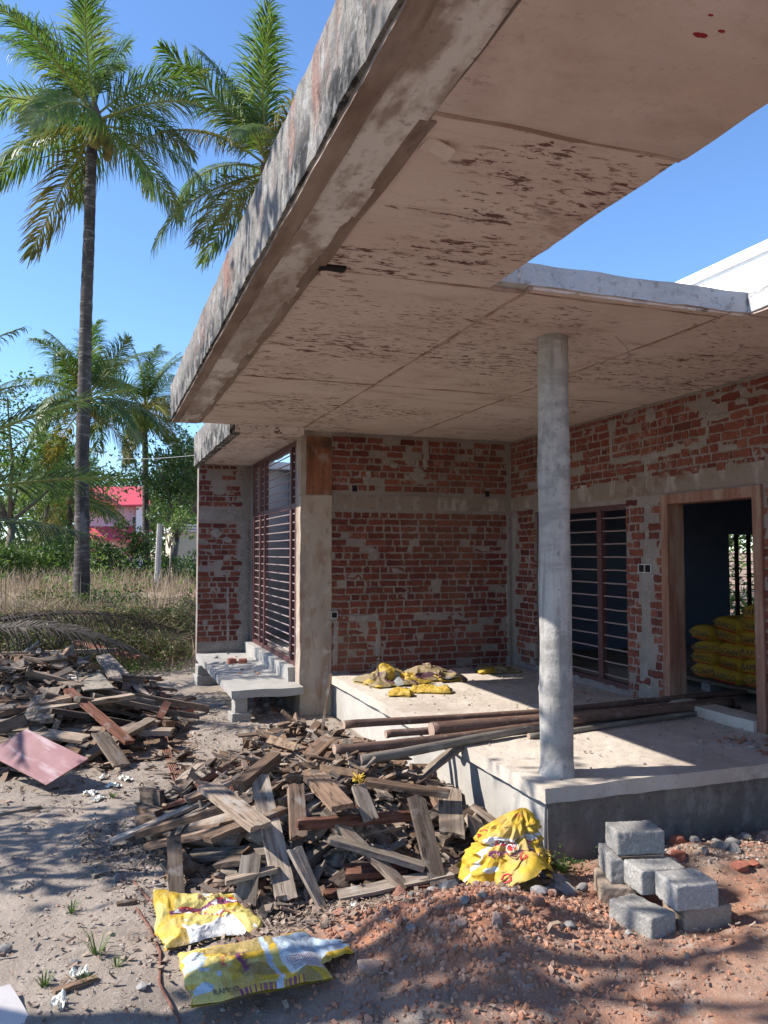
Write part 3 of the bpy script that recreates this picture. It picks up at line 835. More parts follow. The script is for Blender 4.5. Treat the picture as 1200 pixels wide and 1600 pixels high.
o = mb.obj('slate_chip', W_DARK); o.location = (2.575, 3.44, .2385); o.rotation_euler = (0, 0, R(-14)); tag(o, 'thin dark wooden packing piece under the topmost block', 'packing piece')
# blocks that prop the bay ledge
block(1.40, 8.42, -.02, 4, (.20, .20, .12), 'block lying flat at the foot of the near ledge prop', seed=8)
block(1.40, 8.43, .098, 2, (.13, .18, .155), 'upright block propping the near corner of the bay ledge', seed=9)
block(1.36, 11.0, -.04, 8, (.26, .22, .16), 'lower block under the far end of the bay ledge', seed=10)
block(1.36, 11.0, .118, 3, (.22, .20, .135), 'upper block propping the far end of the bay ledge', seed=11)

# ------------------------------------------------------------------ bricks and rubble pieces you can count
red_brick = material('loose_red_brick', (.33, .12, .08), [layer(12, .45, .66, (.22, .075, .05), .8), layer(20, .58, .68, (.42, .33, .28), .6)], bump=((40, .5, .01),), value_var=.15, per_object=11)
stone_m = [material('grey_stone', (.30, .285, .27), [layer(8, .4, .66, (.22, .20, .185), .8), layer(40, .55, .7, (.40, .38, .36), .6)], bump=((30, .6, .01),), value_var=.2, per_object=13),
           material('laterite_stone', (.34, .17, .115), [layer(8, .4, .66, (.25, .11, .075), .8), layer(30, .55, .7, (.46, .32, .25), .7)], bump=((30, .7, .012),), value_var=.2, per_object=13),
           material('pinkish_stone', (.40, .29, .24), [layer(8, .4, .66, (.30, .20, .16), .8), layer(30, .56, .7, (.50, .42, .37), .7)], bump=((30, .7, .012),), value_var=.2, per_object=13)]
def rock_mesh(name, seed, squash=(1, .8, .6)):
    bm = bmesh.new()
    bmesh.ops.create_icosphere(bm, subdivisions=3, radius=1)
    for v in bm.verts:
        p = v.co.copy()
        for q in range(7):                              # knock flats off it
            r_ = random.Random(seed * 31 + q)
            d = Vector((r_.gauss(0, 1), r_.gauss(0, 1), r_.gauss(0, 1))).normalized()
            h = r_.uniform(.5, .85)
            if p.dot(d) > h: p -= d * (p.dot(d) - h)
        p += p.normalized() * .10 * noise.noise(p * 2.5 + Vector((seed * 3.1, 0, 0)))
        v.co = Vector((p.x * squash[0], p.y * squash[1], p.z * squash[2]))
    me = bpy.data.meshes.new(name); bm.to_mesh(me); bm.free()
    me.materials.append(stone_m[0])
    return me
rocks = [rock_mesh('stone', i, (1, rnd.uniform(.6, .95), rnd.uniform(.45, .8))) for i in range(8)]
def stone(x, y, s, mat, label, group='loose stones on the ground', z=None):
    o = place(rnd.choice(rocks), 'stone', (x, y, (ground_h(x, y) if z is None else z) + s * .22), Euler((rnd.uniform(-.4, .4), rnd.uniform(-.4, .4), rnd.uniform(0, 6.28))))
    o.scale = (s, s, s)
    own_mat(o, mat)
    return tag(o, label, 'stone', group)
for i in range(34):                                    # rubble along the foot of the plinth, right of the block stack
    x = rnd.uniform(2.85, 4.1); y = 3.93 - rnd.random() ** 1.6 * .5
    if x < 3.0 and y < 3.5: continue
    k = rnd.random()
    m_, lb = (stone_m[0], 'grey rubble stone along the foot of the plinth right of the block stack') if k < .45 else (stone_m[2], 'pale pinkish rubble stone along the foot of the plinth right of the block stack') if k < .75 else (red_brick, 'broken red brick lump along the plinth foot right of the block stack')
    stone(x, y, rnd.uniform(.022, .06), m_, lb, 'rubble along the plinth')
for i in range(70):                                    # lumps on the red soil mound
    x = rnd.gauss(1.55, .42); y = rnd.gauss(3.35, .22)
    if y < 2.85 or (x > 2.25 and y > 2.95) or (x > 1.75 and y > 3.5): continue
    m_, lb = [(stone_m[1], 'red brown laterite lump on the soil mound in the foreground'), (stone_m[2], 'pinkish lump on the soil mound in the foreground'), (stone_m[0], 'grey stone on the soil mound in the foreground')][rnd.choice((0, 0, 1, 1, 2))]
    stone(x, y, rnd.uniform(.012, .036) * (1.9 if rnd.random() < .10 else 1), m_, lb, 'lumps on the soil mound')
for i in range(26):
    x = rnd.uniform(-.35, .75); y = rnd.uniform(3.4, 6.2)
    stone(x, y, rnd.uniform(.012, .03), stone_m[0], 'small grey stone on the sandy path left of the near timber heap', 'stones on the sandy path')
for i in range(14):
    x = rnd.uniform(2.05, 2.45); y = rnd.uniform(3.35, 3.95)
    stone(x, y, rnd.uniform(.025, .05), stone_m[rnd.choice((0, 2))], 'rubble stone between the yellow standing sack and the block stack', 'rubble at the plinth corner')
stone(2.02, 3.44, .06, stone_m[0], 'flat blue grey stone in front of the standing yellow sack')
stone(2.26, 3.58, .05, stone_m[0], 'upright grey stone right of the standing yellow sack')
stone(.12, 4.60, .04, stone_m[0], 'pale stone lying alone in the middle of the sandy path')
stone(-.37, 3.92, .05, stone_m[0], 'grey stone on the path above the white tile at the left edge')
# bricks and lumps on the bay ledge
def loose_brick(x, y, z, rz, label, dims=(.10, .075, .06), seed=1):
    mb = MB(); a, b, c = dims
    mb.gridbox(-a/2, a/2, -b/2, b/2, 0, c, .014, 0, amp=.005, nsc=14, seed=seed, rnd_r=.006)
    o = mb.obj('loose_brick', red_brick); o.location = (x, y, z); o.rotation_euler = (0, 0, rz)
    return tag(o, label, 'brick', 'loose bricks')
loose_brick(1.62, 10.35, .337, .2, 'left one of two broken red bricks side by side on the bay ledge', seed=1)
loose_brick(1.745, 10.28, .337, -.3, 'right one of two broken red bricks side by side on the bay ledge', seed=2)
loose_brick(.90, 8.9, .01, .5, 'red brick lying on the ground beside the left timber heap', dims=(.16, .09, .06), seed=3)
loose_brick(3.05, 3.72, .02, .8, 'broken red brick lying in the rubble behind the block stack', dims=(.12, .08, .06), seed=4)
for i in range(16):
    stone(rnd.uniform(1.45, 1.95), rnd.uniform(8.9, 11.3), rnd.uniform(.015, .04), rnd.choice(stone_m), 'small rubble lump lying on the bay ledge', 'rubble on the bay ledge', z=.33)
stone(1.50, 10.95, .06, stone_m[0], 'largest grey rubble lump at the far end of the bay ledge', z=.33)
for i in range(40):
    x, y = rnd.gauss(4.28, .16), rnd.gauss(4.42, .14)
    if x > 4.58: continue
    stone(x, y, rnd.uniform(.012, .035), rnd.choice(stone_m), 'plaster rubble piece heaped on the porch floor beside the door frame', 'rubble heap by the door frame', z=PF)
for i in range(40):
    x, y = rnd.uniform(3.9, 4.58), rnd.uniform(5.9, 7.6)
    stone(x, y, rnd.uniform(.008, .028), rnd.choice(stone_m), 'plaster rubble piece on the porch floor below the window', 'rubble below the window', z=PF)
for i in range(22):
    stone(rnd.uniform(1.55, 2.05), rnd.uniform(8.6, 9.6), rnd.uniform(.03, .08), rnd.choice(stone_m), 'dark rubble stone in the hollow under the bay ledge', 'rubble under the bay ledge')

# ------------------------------------------------------------------ lettering
def text_mesh(body, size, cut=.02):
    cu = bpy.data.curves.new('lettering', 'FONT'); cu.body = body; cu.size = size; cu.align_x = 'CENTER'; cu.align_y = 'CENTER'
    cu.resolution_u = 2
    o = bpy.data.objects.new('lettering', cu); C.objects.link(o)
    dg = bpy.context.evaluated_depsgraph_get()
    me = bpy.data.meshes.new_from_object(o.evaluated_get(dg))
    bpy.data.objects.remove(o); bpy.data.curves.remove(cu)
    bm = bmesh.new(); bm.from_mesh(me); bpy.data.meshes.remove(me)
    bmesh.ops.remove_doubles(bm, verts=bm.verts, dist=1e-5)
    bmesh.ops.triangulate(bm, faces=bm.faces)
    for _ in range(3):
        es = [e for e in bm.edges if e.calc_length() > cut]
        if not es: break
        bmesh.ops.subdivide_edges(bm, edges=es, cuts=1)
        bmesh.ops.triangulate(bm, faces=bm.faces)
    vs = [v.co.copy() for v in bm.verts]; bm.verts.index_update()
    fs = [tuple(v.index for v in f.verts) for f in bm.faces]
    bm.free()
    return vs, fs

def plastic(name, c, dirt=(.35, .27, .19), k=.6, rough=.55):
    return material(name, c, [layer(3.5, .50, .70, dirt, k), layer(16, .56, .72, tuple(min(1, x * 1.25 + .03) for x in c), .5), layer(60, .62, .7, dirt, k)],
                    rough=rough, spec=.4, bump=((9, .7, .03), (34, .7, .010), (110, .4, .003)))
Y_SACK = plastic('yellow_sack', (.52, .33, .022), k=.75)
Y_FADE = plastic('faded_yellow_sack', (.56, .45, .13), k=.7)
WHITE_S = plastic('white_sack', (.68, .68, .66), k=.4)
BLUE_S = plastic('bluish_translucent_film', (.42, .50, .56), k=.35, rough=.25)
RED_INK = plastic('red_print', (.55, .03, .035), k=.3)
PURPLE_INK = plastic('purple_print', (.20, .05, .11), k=.3)
NAVY_INK = plastic('navy_print', (.055, .05, .085), k=.25)
DULL_Y = plastic('dusty_yellow_sack', (.30, .215, .065), k=.85)
PORCH_Y = plastic('dirty_yellow_sack', (.42, .27, .03), dirt=(.16, .13, .09), k=.8)
SACK_M = [Y_SACK, WHITE_S, RED_INK, PURPLE_INK, Y_FADE, BLUE_S, DULL_Y]
PORCH_M = [PORCH_Y, WHITE_S, RED_INK, plastic('dull_purple', (.11, .045, .06)), Y_FADE, plastic('dull_film', (.25, .26, .25)), plastic('brown_dusty_sack', (.20, .15, .075), k=.8)]
INK = {'red': RED_INK, 'purple': PURPLE_INK, 'navy': NAVY_INK, 'white': WHITE_S}

def surface(mb, S, nu, nv, matf):
    vs = [S(i / nu, j / nv) for j in range(nv + 1) for i in range(nu + 1)]
    k = nu + 1
    base = len(mb.v); mb.v.extend([tuple(p) for p in vs])
    for j in range(nv):
        for i in range(nu):
            mb.f.append((base + j*k+i, base + j*k+i+1, base + (j+1)*k+i+1, base + (j+1)*k+i)); mb.m.append(matf((i + .5) / nu, (j + .5) / nv))

def print_on(S, parent, body, u, v, size, ink, ang=0.0, ext=(.5, .4), lift=.003):
    """letters that follow the sack: (u, v) is their middle, ext the sack's size along u and v"""
    vs, fs = text_mesh(body, size)
    ca, sa = math.cos(ang), math.sin(ang)
    out = []
    for p in vs:
        du, dv = (p.x * ca - p.y * sa) / ext[0], (p.x * sa + p.y * ca) / ext[1]
        a, b = u + du, v + dv
        e = .004
        P = Vector(S(a, b)); n = (Vector(S(a + e, b)) - Vector(S(a - e, b))).cross(Vector(S(a, b + e)) - Vector(S(a, b - e)))
        n = n.normalized() if n.length > 0 else Vector((0, 0, 1))
        out.append(P + n * lift)
    mb = MB(); mb.add(out, fs)
    o = mb.obj('printed_lettering', INK[ink], parent)
    return o

def flat_sack(name, label, loc, rz, L, W, H, seed, mats=SACK_M, matf=None, tilt=(0, 0), crump=.02, wob=.03, texts=(), lift_c=None, nu=84, nv=60):
    root = thing(name, label, 'sack', loc, (R(tilt[0]), R(tilt[1]), rz), 'empty yellow cement sacks')
    def S(u, v):
        eu, ev = min(u, 1 - u), min(v, 1 - v)
        e = max(0, min(1, min(eu * L, ev * W) / .06))
        x = (u - .5) * L + wob * nn(u * 3, v * 3, seed)
        y = (v - .5) * W + wob * nn(u * 3, v * 3, seed + 9)
        r1 = 1 - abs(nn(u * L * 7, v * W * 7, seed + 3)) * 2.2
        r2 = 1 - abs(nn(u * L * 16, v * W * 16, seed + 5)) * 2.0
        r3 = 1 - abs(nn(u * L * 34 + v * 5, v * W * 30, seed + 8)) * 2.0
        z = H * math.sqrt(e) * (.75 + .5 * nn(u * 2.2, v * 2.2, seed + 1)) + crump * (.25 + .75 * e) * (.7 * r1 + .42 * r2 + .20 * r3)
        if lift_c: z += lift_c(u, v)
        return (x, y, max(.004, z + .006))
    mb = MB()
    surface(mb, S, nu, nv, matf or (lambda u, v: 0))
    base = len(mb.v)                                    # underside
    surface(mb, lambda u, v: (S(1 - u, v)[0], S(1 - u, v)[1], S(1-u, v)[2] * .12 if not lift_c else max(.001, S(1-u, v)[2] - .03)), 30, 20, lambda u, v: 0)
    mb.obj('sack_body', mats, root, smooth=True)
    for t in texts: print_on(S, root, *t, ext=(L, W))
    return root, S

# the big sack in front, with its print, and the one behind it
def mf1(u, v):
    q = .02 * nn(u * 9, v * 9, 2)
    if .60 < u + q < .645: return 5
    if u > .70 and .15 < v + q < .86: return 1 if (v < .52) else 5
    if .40 < u < .44 and .30 < v < .74: return 3
    if .44 < u < .60 and .40 < v + q < .62: return 4 if v < .5 else 0
    if v < .06 and .35 < u < .8: return 3 if int(u * 60) % 2 else 0
    if u < .25 and v > .1 and nn(u * 6, v * 6, 4) > .15: return 5
    k = nn(u * 3.1, v * 3.1, 7)
    return 6 if k > .16 else (4 if k < -.05 else 0)
s1, S1 = flat_sack('cement_sack', 'flattened yellow cement sack printed with white panels, lying nearest the camera', (.615, 3.315, max(ground_h(.42, 3.3), ground_h(.62, 3.3), ground_h(.84, 3.3), ground_h(.84, 3.45)) + .006), R(1.5), .55, .41, .022, 3, matf=mf1, crump=.015,
    texts=[('RAMCO', .24, .075, .034, 'navy'), ('12', .38, .70, .055, 'navy', R(84)), ('RAMCO', .13, .78, .03, 'navy', R(60)), ('RAMCO', .45, .52, .04, 'purple', R(88)), ('GRADE', .30, .52, .03, 'red', R(88))])
mb = MB()
def SF(u, v):
    return ((u - .5) * .17 + .02 * nn(u*3, v*3, 77), (v - .5) * (.27 - .12 * u) - .02 * u + .01 * nn(u*4, v*4, 78), .014 + .02 * math.sin(u * 3) * (1 - v) + .012 * nn(u * 5, v * 5, 79))
surface(mb, SF, 26, 26, lambda u, v: 0 if v < .30 + .25 * (u - .5) else 5)
o = mb.obj('torn_flap', SACK_M, s1, smooth=True); o.location = (.325, .01, 0)
for k in range(9):                                     # rows of small print on the white panel
    mb = MB(); q = .18 + k * .033
    for j in range(14):
        a = .735 + j * .0165 + .003 * nn(j, k); b = q * .95
        c = [(a, b), (a + .010, b), (a + .010, b + .012), (a, b + .012)]
        mb.add([Vector(S1(*p)) + Vector((0, 0, .003)) for p in c], [(0, 1, 2, 3)])
    mb.obj('small_print', PURPLE_INK, s1)

def mf2(u, v):
    q = .05 * nn(u * 5, v * 5, 12)
    if v + q < .30 and .22 < u < .78: return 1
    if .62 < v + q < .70 and .15 < u < .95: return 3 if nn(u * 14, v * 14, 5) > -.1 else 1
    if .70 < v + q < .74 and .2 < u < .85: return 2 if nn(u * 10, v * 9, 3) > .0 else 4
    if u > .9 and v > .55: return 1
    k = nn(u * 4, v * 4, 19)
    return 0 if k > .12 else (1 if nn(u * 9, v * 9, 33) > .38 else 4)
s2, S2 = flat_sack('cement_sack', 'crumpled yellow and white sack lying on the litter left of the big flat sack', (.50, 3.87, ground_h(.5, 3.85) + .002), R(4), .44, .33, .035, 13, matf=mf2, crump=.026, wob=.05,
    lift_c=lambda u, v: .17 * max(0, v - .45) ** 1.2 * max(0, 1 - u * .9) * 1.5 + .03 * max(0, u - .7),
    texts=[('RAMCO', .55, .45, .062, 'red', R(-8)), ('RAMCO', .55, .84, .034, 'purple', R(-6))])

# the sack standing against the heap, its mouth open to the camera
root = thing('cement_sack', 'standing crumpled yellow sack printed in red and purple, its mouth gaping beside the plinth corner', 'sack', (2.075, 3.82, ground_h(1.95, 3.68) - .005), (0, 0, 0), 'empty yellow cement sacks')
HS = .315
def S3(a, h):
    ang = R(-219 + 205 * a)                             # left round the front to the right
    top = max(0.0, 1 - h)
    r_ = (.180 + .045 * math.sin(a * 3.1 + 1.2)) * (top ** .50) + .014
    fold = .040 * nn(a * 4, h * 2.4, 40) + .030 * (1 - 2.4 * abs(nn(a * 6.5 + h * 1.5, h * 3.2, 44))) + .020 * (1 - 3 * abs(nn(a * 12, h * 8, 46)))
    fold -= .050 * math.exp(-((a - .36 - .16 * h) / .035) ** 2) * (1 - h) + .035 * math.exp(-((a - .80 + .2 * h) / .03) ** 2)
    fold -= .030 * math.exp(-((h - .52 - .22 * (a - .4)) / .035) ** 2)
    r_ = max(.006, r_ + fold * min(1, top * 4))
    z = HS * h ** .86 * (1 + .10 * nn(a * 2.4, h * 1.6, 41)) * (1 - .22 * max(0, .35 - a))
    mouth = math.exp(-((a - .66) / .13) ** 2) * max(0, 1 - h * 2.4)   # the lifted lip, right of the front
    z += .13 * mouth + .012 * nn(a * 9, h * 6, 51); r_ += .085 * mouth
    lx, ly = .11 * h ** 1.4 - .02, .05 * h              # leans back to the right
    q = 1 - .45 * h                                     # a sack, so it flattens towards its closed end
    x_, y_ = r_ * math.cos(ang), r_ * math.sin(ang) * q
    return (lx + x_, ly + y_ - .02 * x_, z)
def mf3(a, h):
    q = .025 * nn(a * 7, h * 7, 3)
    if abs(h + q * .6 - .60 + .05 * (a - .4)) < .022 and .28 < a: return 1
    if abs(a + q - .22 - .15 * h) < .016 and h < .6: return 1
    if .30 < a < .55 and .47 < h + q < .55: return 2 if nn(a * 20, h * 20) > -.25 else 1
    if .32 < a < .62 and .385 < h + q < .42: return 3
    if .70 < a < .735 and .25 < h < .52: return 2
    if nn(a * 7, h * 8, 21) > .42 and h < .8 and .2 < a < .45: return 5
    return 0
mb = MB(); surface(mb, S3, 110, 80, mf3)
mb.obj('sack_body', SACK_M, root, smooth=True)
Si = lambda a, h: tuple(Vector(S3(1 - a, h)) * .965 + Vector((0, 0, .004)))
mb = MB(); surface(mb, Si, 50, 36, lambda a, h: 6); mb.obj('sack_lining', SACK_M, root, smooth=True)
mb = MB()
surface(mb, lambda u, v: ((u - .62) * .26 - .06 * v, -.05 - v * .20, .012 + .022 * nn(u * 4, v * 4, 60) + .05 * max(0, .3 - abs(u - .4)) * v), 24, 18, lambda u, v: 0 if u < .55 else 6)
mb.obj('sack_mouth', SACK_M, root, smooth=True)
for t in [('RAMCO', .43, .50, .05, 'white', R(-12)), ('RAMCO', .47, .38, .052, 'purple', R(4)), ('RAMCO', .717, .40, .034, 'white', R(-90)), ('RAMCO', .50, .90, .026, 'red'), ('G', .16, .62, .065, 'red'), ('G', .60, .24, .06, 'red'), ('RAMCO', .80, .40, .036, 'navy', R(-90)), ('G', .48, .08, .06, 'red')]:
    print_on(S3, root, *t, ext=(.62, .40), lift=.005)
# a second torn sack half buried behind it
flat_sack('cement_sack', 'dusty torn yellow sack half buried at the plinth corner behind the standing sack', (2.33, 3.98, ground_h(2.3, 3.98) + .02), R(60), .22, .17, .05, 23, matf=lambda u, v: 0 if u < .25 else 6, crump=.04, wob=.05, tilt=(34, 8), nu=40, nv=30)
# sacks thrown on the porch
flat_sack('cement_sack', 'crumpled yellow sack humped up highest on the porch against the far wall', (2.86, 7.72, PF + .001), R(12), .66, .46, .03, 33, matf=lambda u, v: 5 if abs(u - .5 - .3 * (v - .5)) < .04 else (3 if nn(u*5, v*5, 2) > .33 else (0 if nn(u*3, v*3, 8) > -.1 else 6)), crump=.040, wob=.18, lift_c=lambda u, v: .13 * math.exp(-((u - .4) / .25) ** 2 - ((v - .6) / .3) ** 2), mats=PORCH_M)
flat_sack('cement_sack', 'dusty brown yellow sack crumpled on the right of the porch sacks', (3.33, 7.78, PF + .001), R(-20), .52, .40, .03, 43, matf=lambda u, v: 3 if nn(u*4, v*4, 2) > .2 else (1 if nn(u*6, v*6, 4) > .36 else 6), crump=.045, wob=.18, lift_c=lambda u, v: .09 * math.exp(-((u - .35) / .22) ** 2 - ((v - .6) / .35) ** 2), mats=PORCH_M)
flat_sack('cement_sack', 'small bright yellow rolled sack nearest the porch edge', (2.66, 7.03, PF + .001), R(-24), .22, .16, .06, 53, matf=lambda u, v: 0, crump=.03, wob=.04, nu=40, nv=30, mats=PORCH_M)
flat_sack('cement_sack', 'yellow sack with a silvery patch lying in the sun on the porch', (2.99, 7.08, PF + .001), R(-28), .40, .18, .04, 63, matf=lambda u, v: 5 if (v > .55 and u > .4) else 0, crump=.035, wob=.05, mats=PORCH_M)
flat_sack('cement_sack', 'dusty folded sack with a yellow corner in the shaded corner of the porch', (4.18, 8.05, PF + .001), R(-10), .46, .34, .03, 73, matf=lambda u, v: 0 if (u < .35 and v < .4) else (3 if v > .8 else 6), crump=.032, wob=.08, mats=PORCH_M)

# ------------------------------------------------------------------ full cement bags on a pallet indoors
bag_mat = plastic('full_bag_yellow', (.52, .33, .035), k=.5)
mb = MB(); LB, WB, HB = .33, .46, .132
def SB(u, v):
    x = (u - .5) * LB; y = (v - .5) * WB
    return x, y
nu, nv = 18, 22
for sgn in (1, -1):
    def ST(u, v, s=sgn):
        e = max(0, min(1, min(min(u, 1-u) * LB, min(v, 1-v) * WB) / .075))
        z = HB / 2 * (1 - (1 - e) ** 2.2)
        return ((u - .5) * LB * (1 - .03 * abs(v - .5)), (v - .5) * WB, HB / 2 + s * z + .006 * nn(u * 5, v * 5, s))
    surface(mb, (ST if sgn > 0 else (lambda u, v, f=ST: f(1 - u, v))), nu, nv, lambda u, v: 0)
bag_mesh = mb.mesh('bag_body', [bag_mat], True)
tv, tf = text_mesh('RAMCO', .078, .03)
def letter_mesh(flip):
    m = MB(); m.add([((-p.x if flip else p.x), -WB / 2 - .0015 + .18 * abs(p.y) ** 1.5 , HB / 2 + (-p.y if flip else p.y) * .9) for p in tv], tf)
    return m.mesh('lettering', [NAVY_INK])
let_up, let_dn = letter_mesh(False), letter_mesh(True)
m = MB(); m.box(-.12, .12, -WB/2 - .0005, -WB/2 + .02, HB/2 - .046, HB/2 - .040)
line_mesh = m.mesh('printed_line', [RED_INK])
PALX = 5.47
pal_root = thing('pallet', 'low plank platform carrying the stacked yellow cement bags indoors', 'pallet', (PALX, 5.8, PF))
m = MB()
for k in range(5): m.gridbox(-.01 + k * .165, .15 + k * .165, -1.45, 1.15, .085, .115, .2, 0, amp=.003)
m.obj('deck', W_GREY, pal_root)
for yy in (-.95, -.25, .45):
    m = MB(); m.box(.02, .75, yy - .06, yy + .06, 0, .084); m.obj('bearer', block_mat, pal_root)
rowy = [6.30, 5.98, 5.66, 5.34]
nb = 0
place_words = ['leftmost', 'second from left', 'third from left', 'rightmost']
row_words = ['bottom row', 'second row', 'third row', 'fourth row', 'fifth row', 'sixth row', 'top row']
for ci, yy in enumerate(rowy):
    n = [4, 5, 6, 6][ci]
    for k in range(n):
        flip = (ci + k + (k // 2)) % 2 == 0
        o = thing('cement_bag', 'full yellow cement bag in the %s, %s column, on the pallet' % (row_words[k], place_words[ci]), 'cement bag',
                  (PALX + WB/2 + .02 + rnd.uniform(-.03, .03), yy + rnd.uniform(-.03, .03), PF + .116 + k * (HB - .012)), (R(rnd.uniform(-3, 3)), R(rnd.uniform(-8, 8)), R(-90 + rnd.uniform(-12, 12))), 'stacked cement bags')
        o.scale = (rnd.uniform(.94, 1.12), 1, rnd.uniform(.95, 1.10))
        place(bag_mesh, 'bag_body', parent=o)
        place(let_dn if flip else let_up, 'lettering', parent=o)
        place(line_mesh, 'printed_line', parent=o)
        nb += 1

# ------------------------------------------------------------------ timber heaps (resting places come from a settled pile)
PV = [(0.225,0.074,0.038),(0.228,0.07,0.029),(0.169,0.071,0.03),(0.297,0.046,0.022),(0.149,0.089,0.032),(0.139,0.099,0.039),(0.267,0.077,0.018),(0.133,0.072,0.016),(0.17,0.055,0.015),(0.227,0.066,0.036),(0.239,0.078,0.027),(0.269,0.067,0.021),(0.34,0.1,0.036),(0.279,0.059,0.02),(0.191,0.044,0.034),(0.214,0.091,0.024),(0.607,0.1,0.018),(0.383,0.104,0.028),(0.614,0.071,0.02),(0.509,0.096,0.024),(0.346,0.067,0.039),(0.547,0.053,0.023),(0.35,0.049,0.036),(0.373,0.081,0.028),(0.377,0.093,0.021),(0.513,0.053,0.027),(0.738,0.087,0.049),(1.122,0.09,0.047),(0.737,0.099,0.046),(1.017,0.07,0.05),(0.739,0.086,0.043),(0.814,0.09,0.022),(0.659,0.118,0.027),(0.991,0.097,0.034),(1.223,0.108,0.037),(1.163,0.078,0.025),(1.19,0.142,0.027),(0.723,0.134,0.048)]
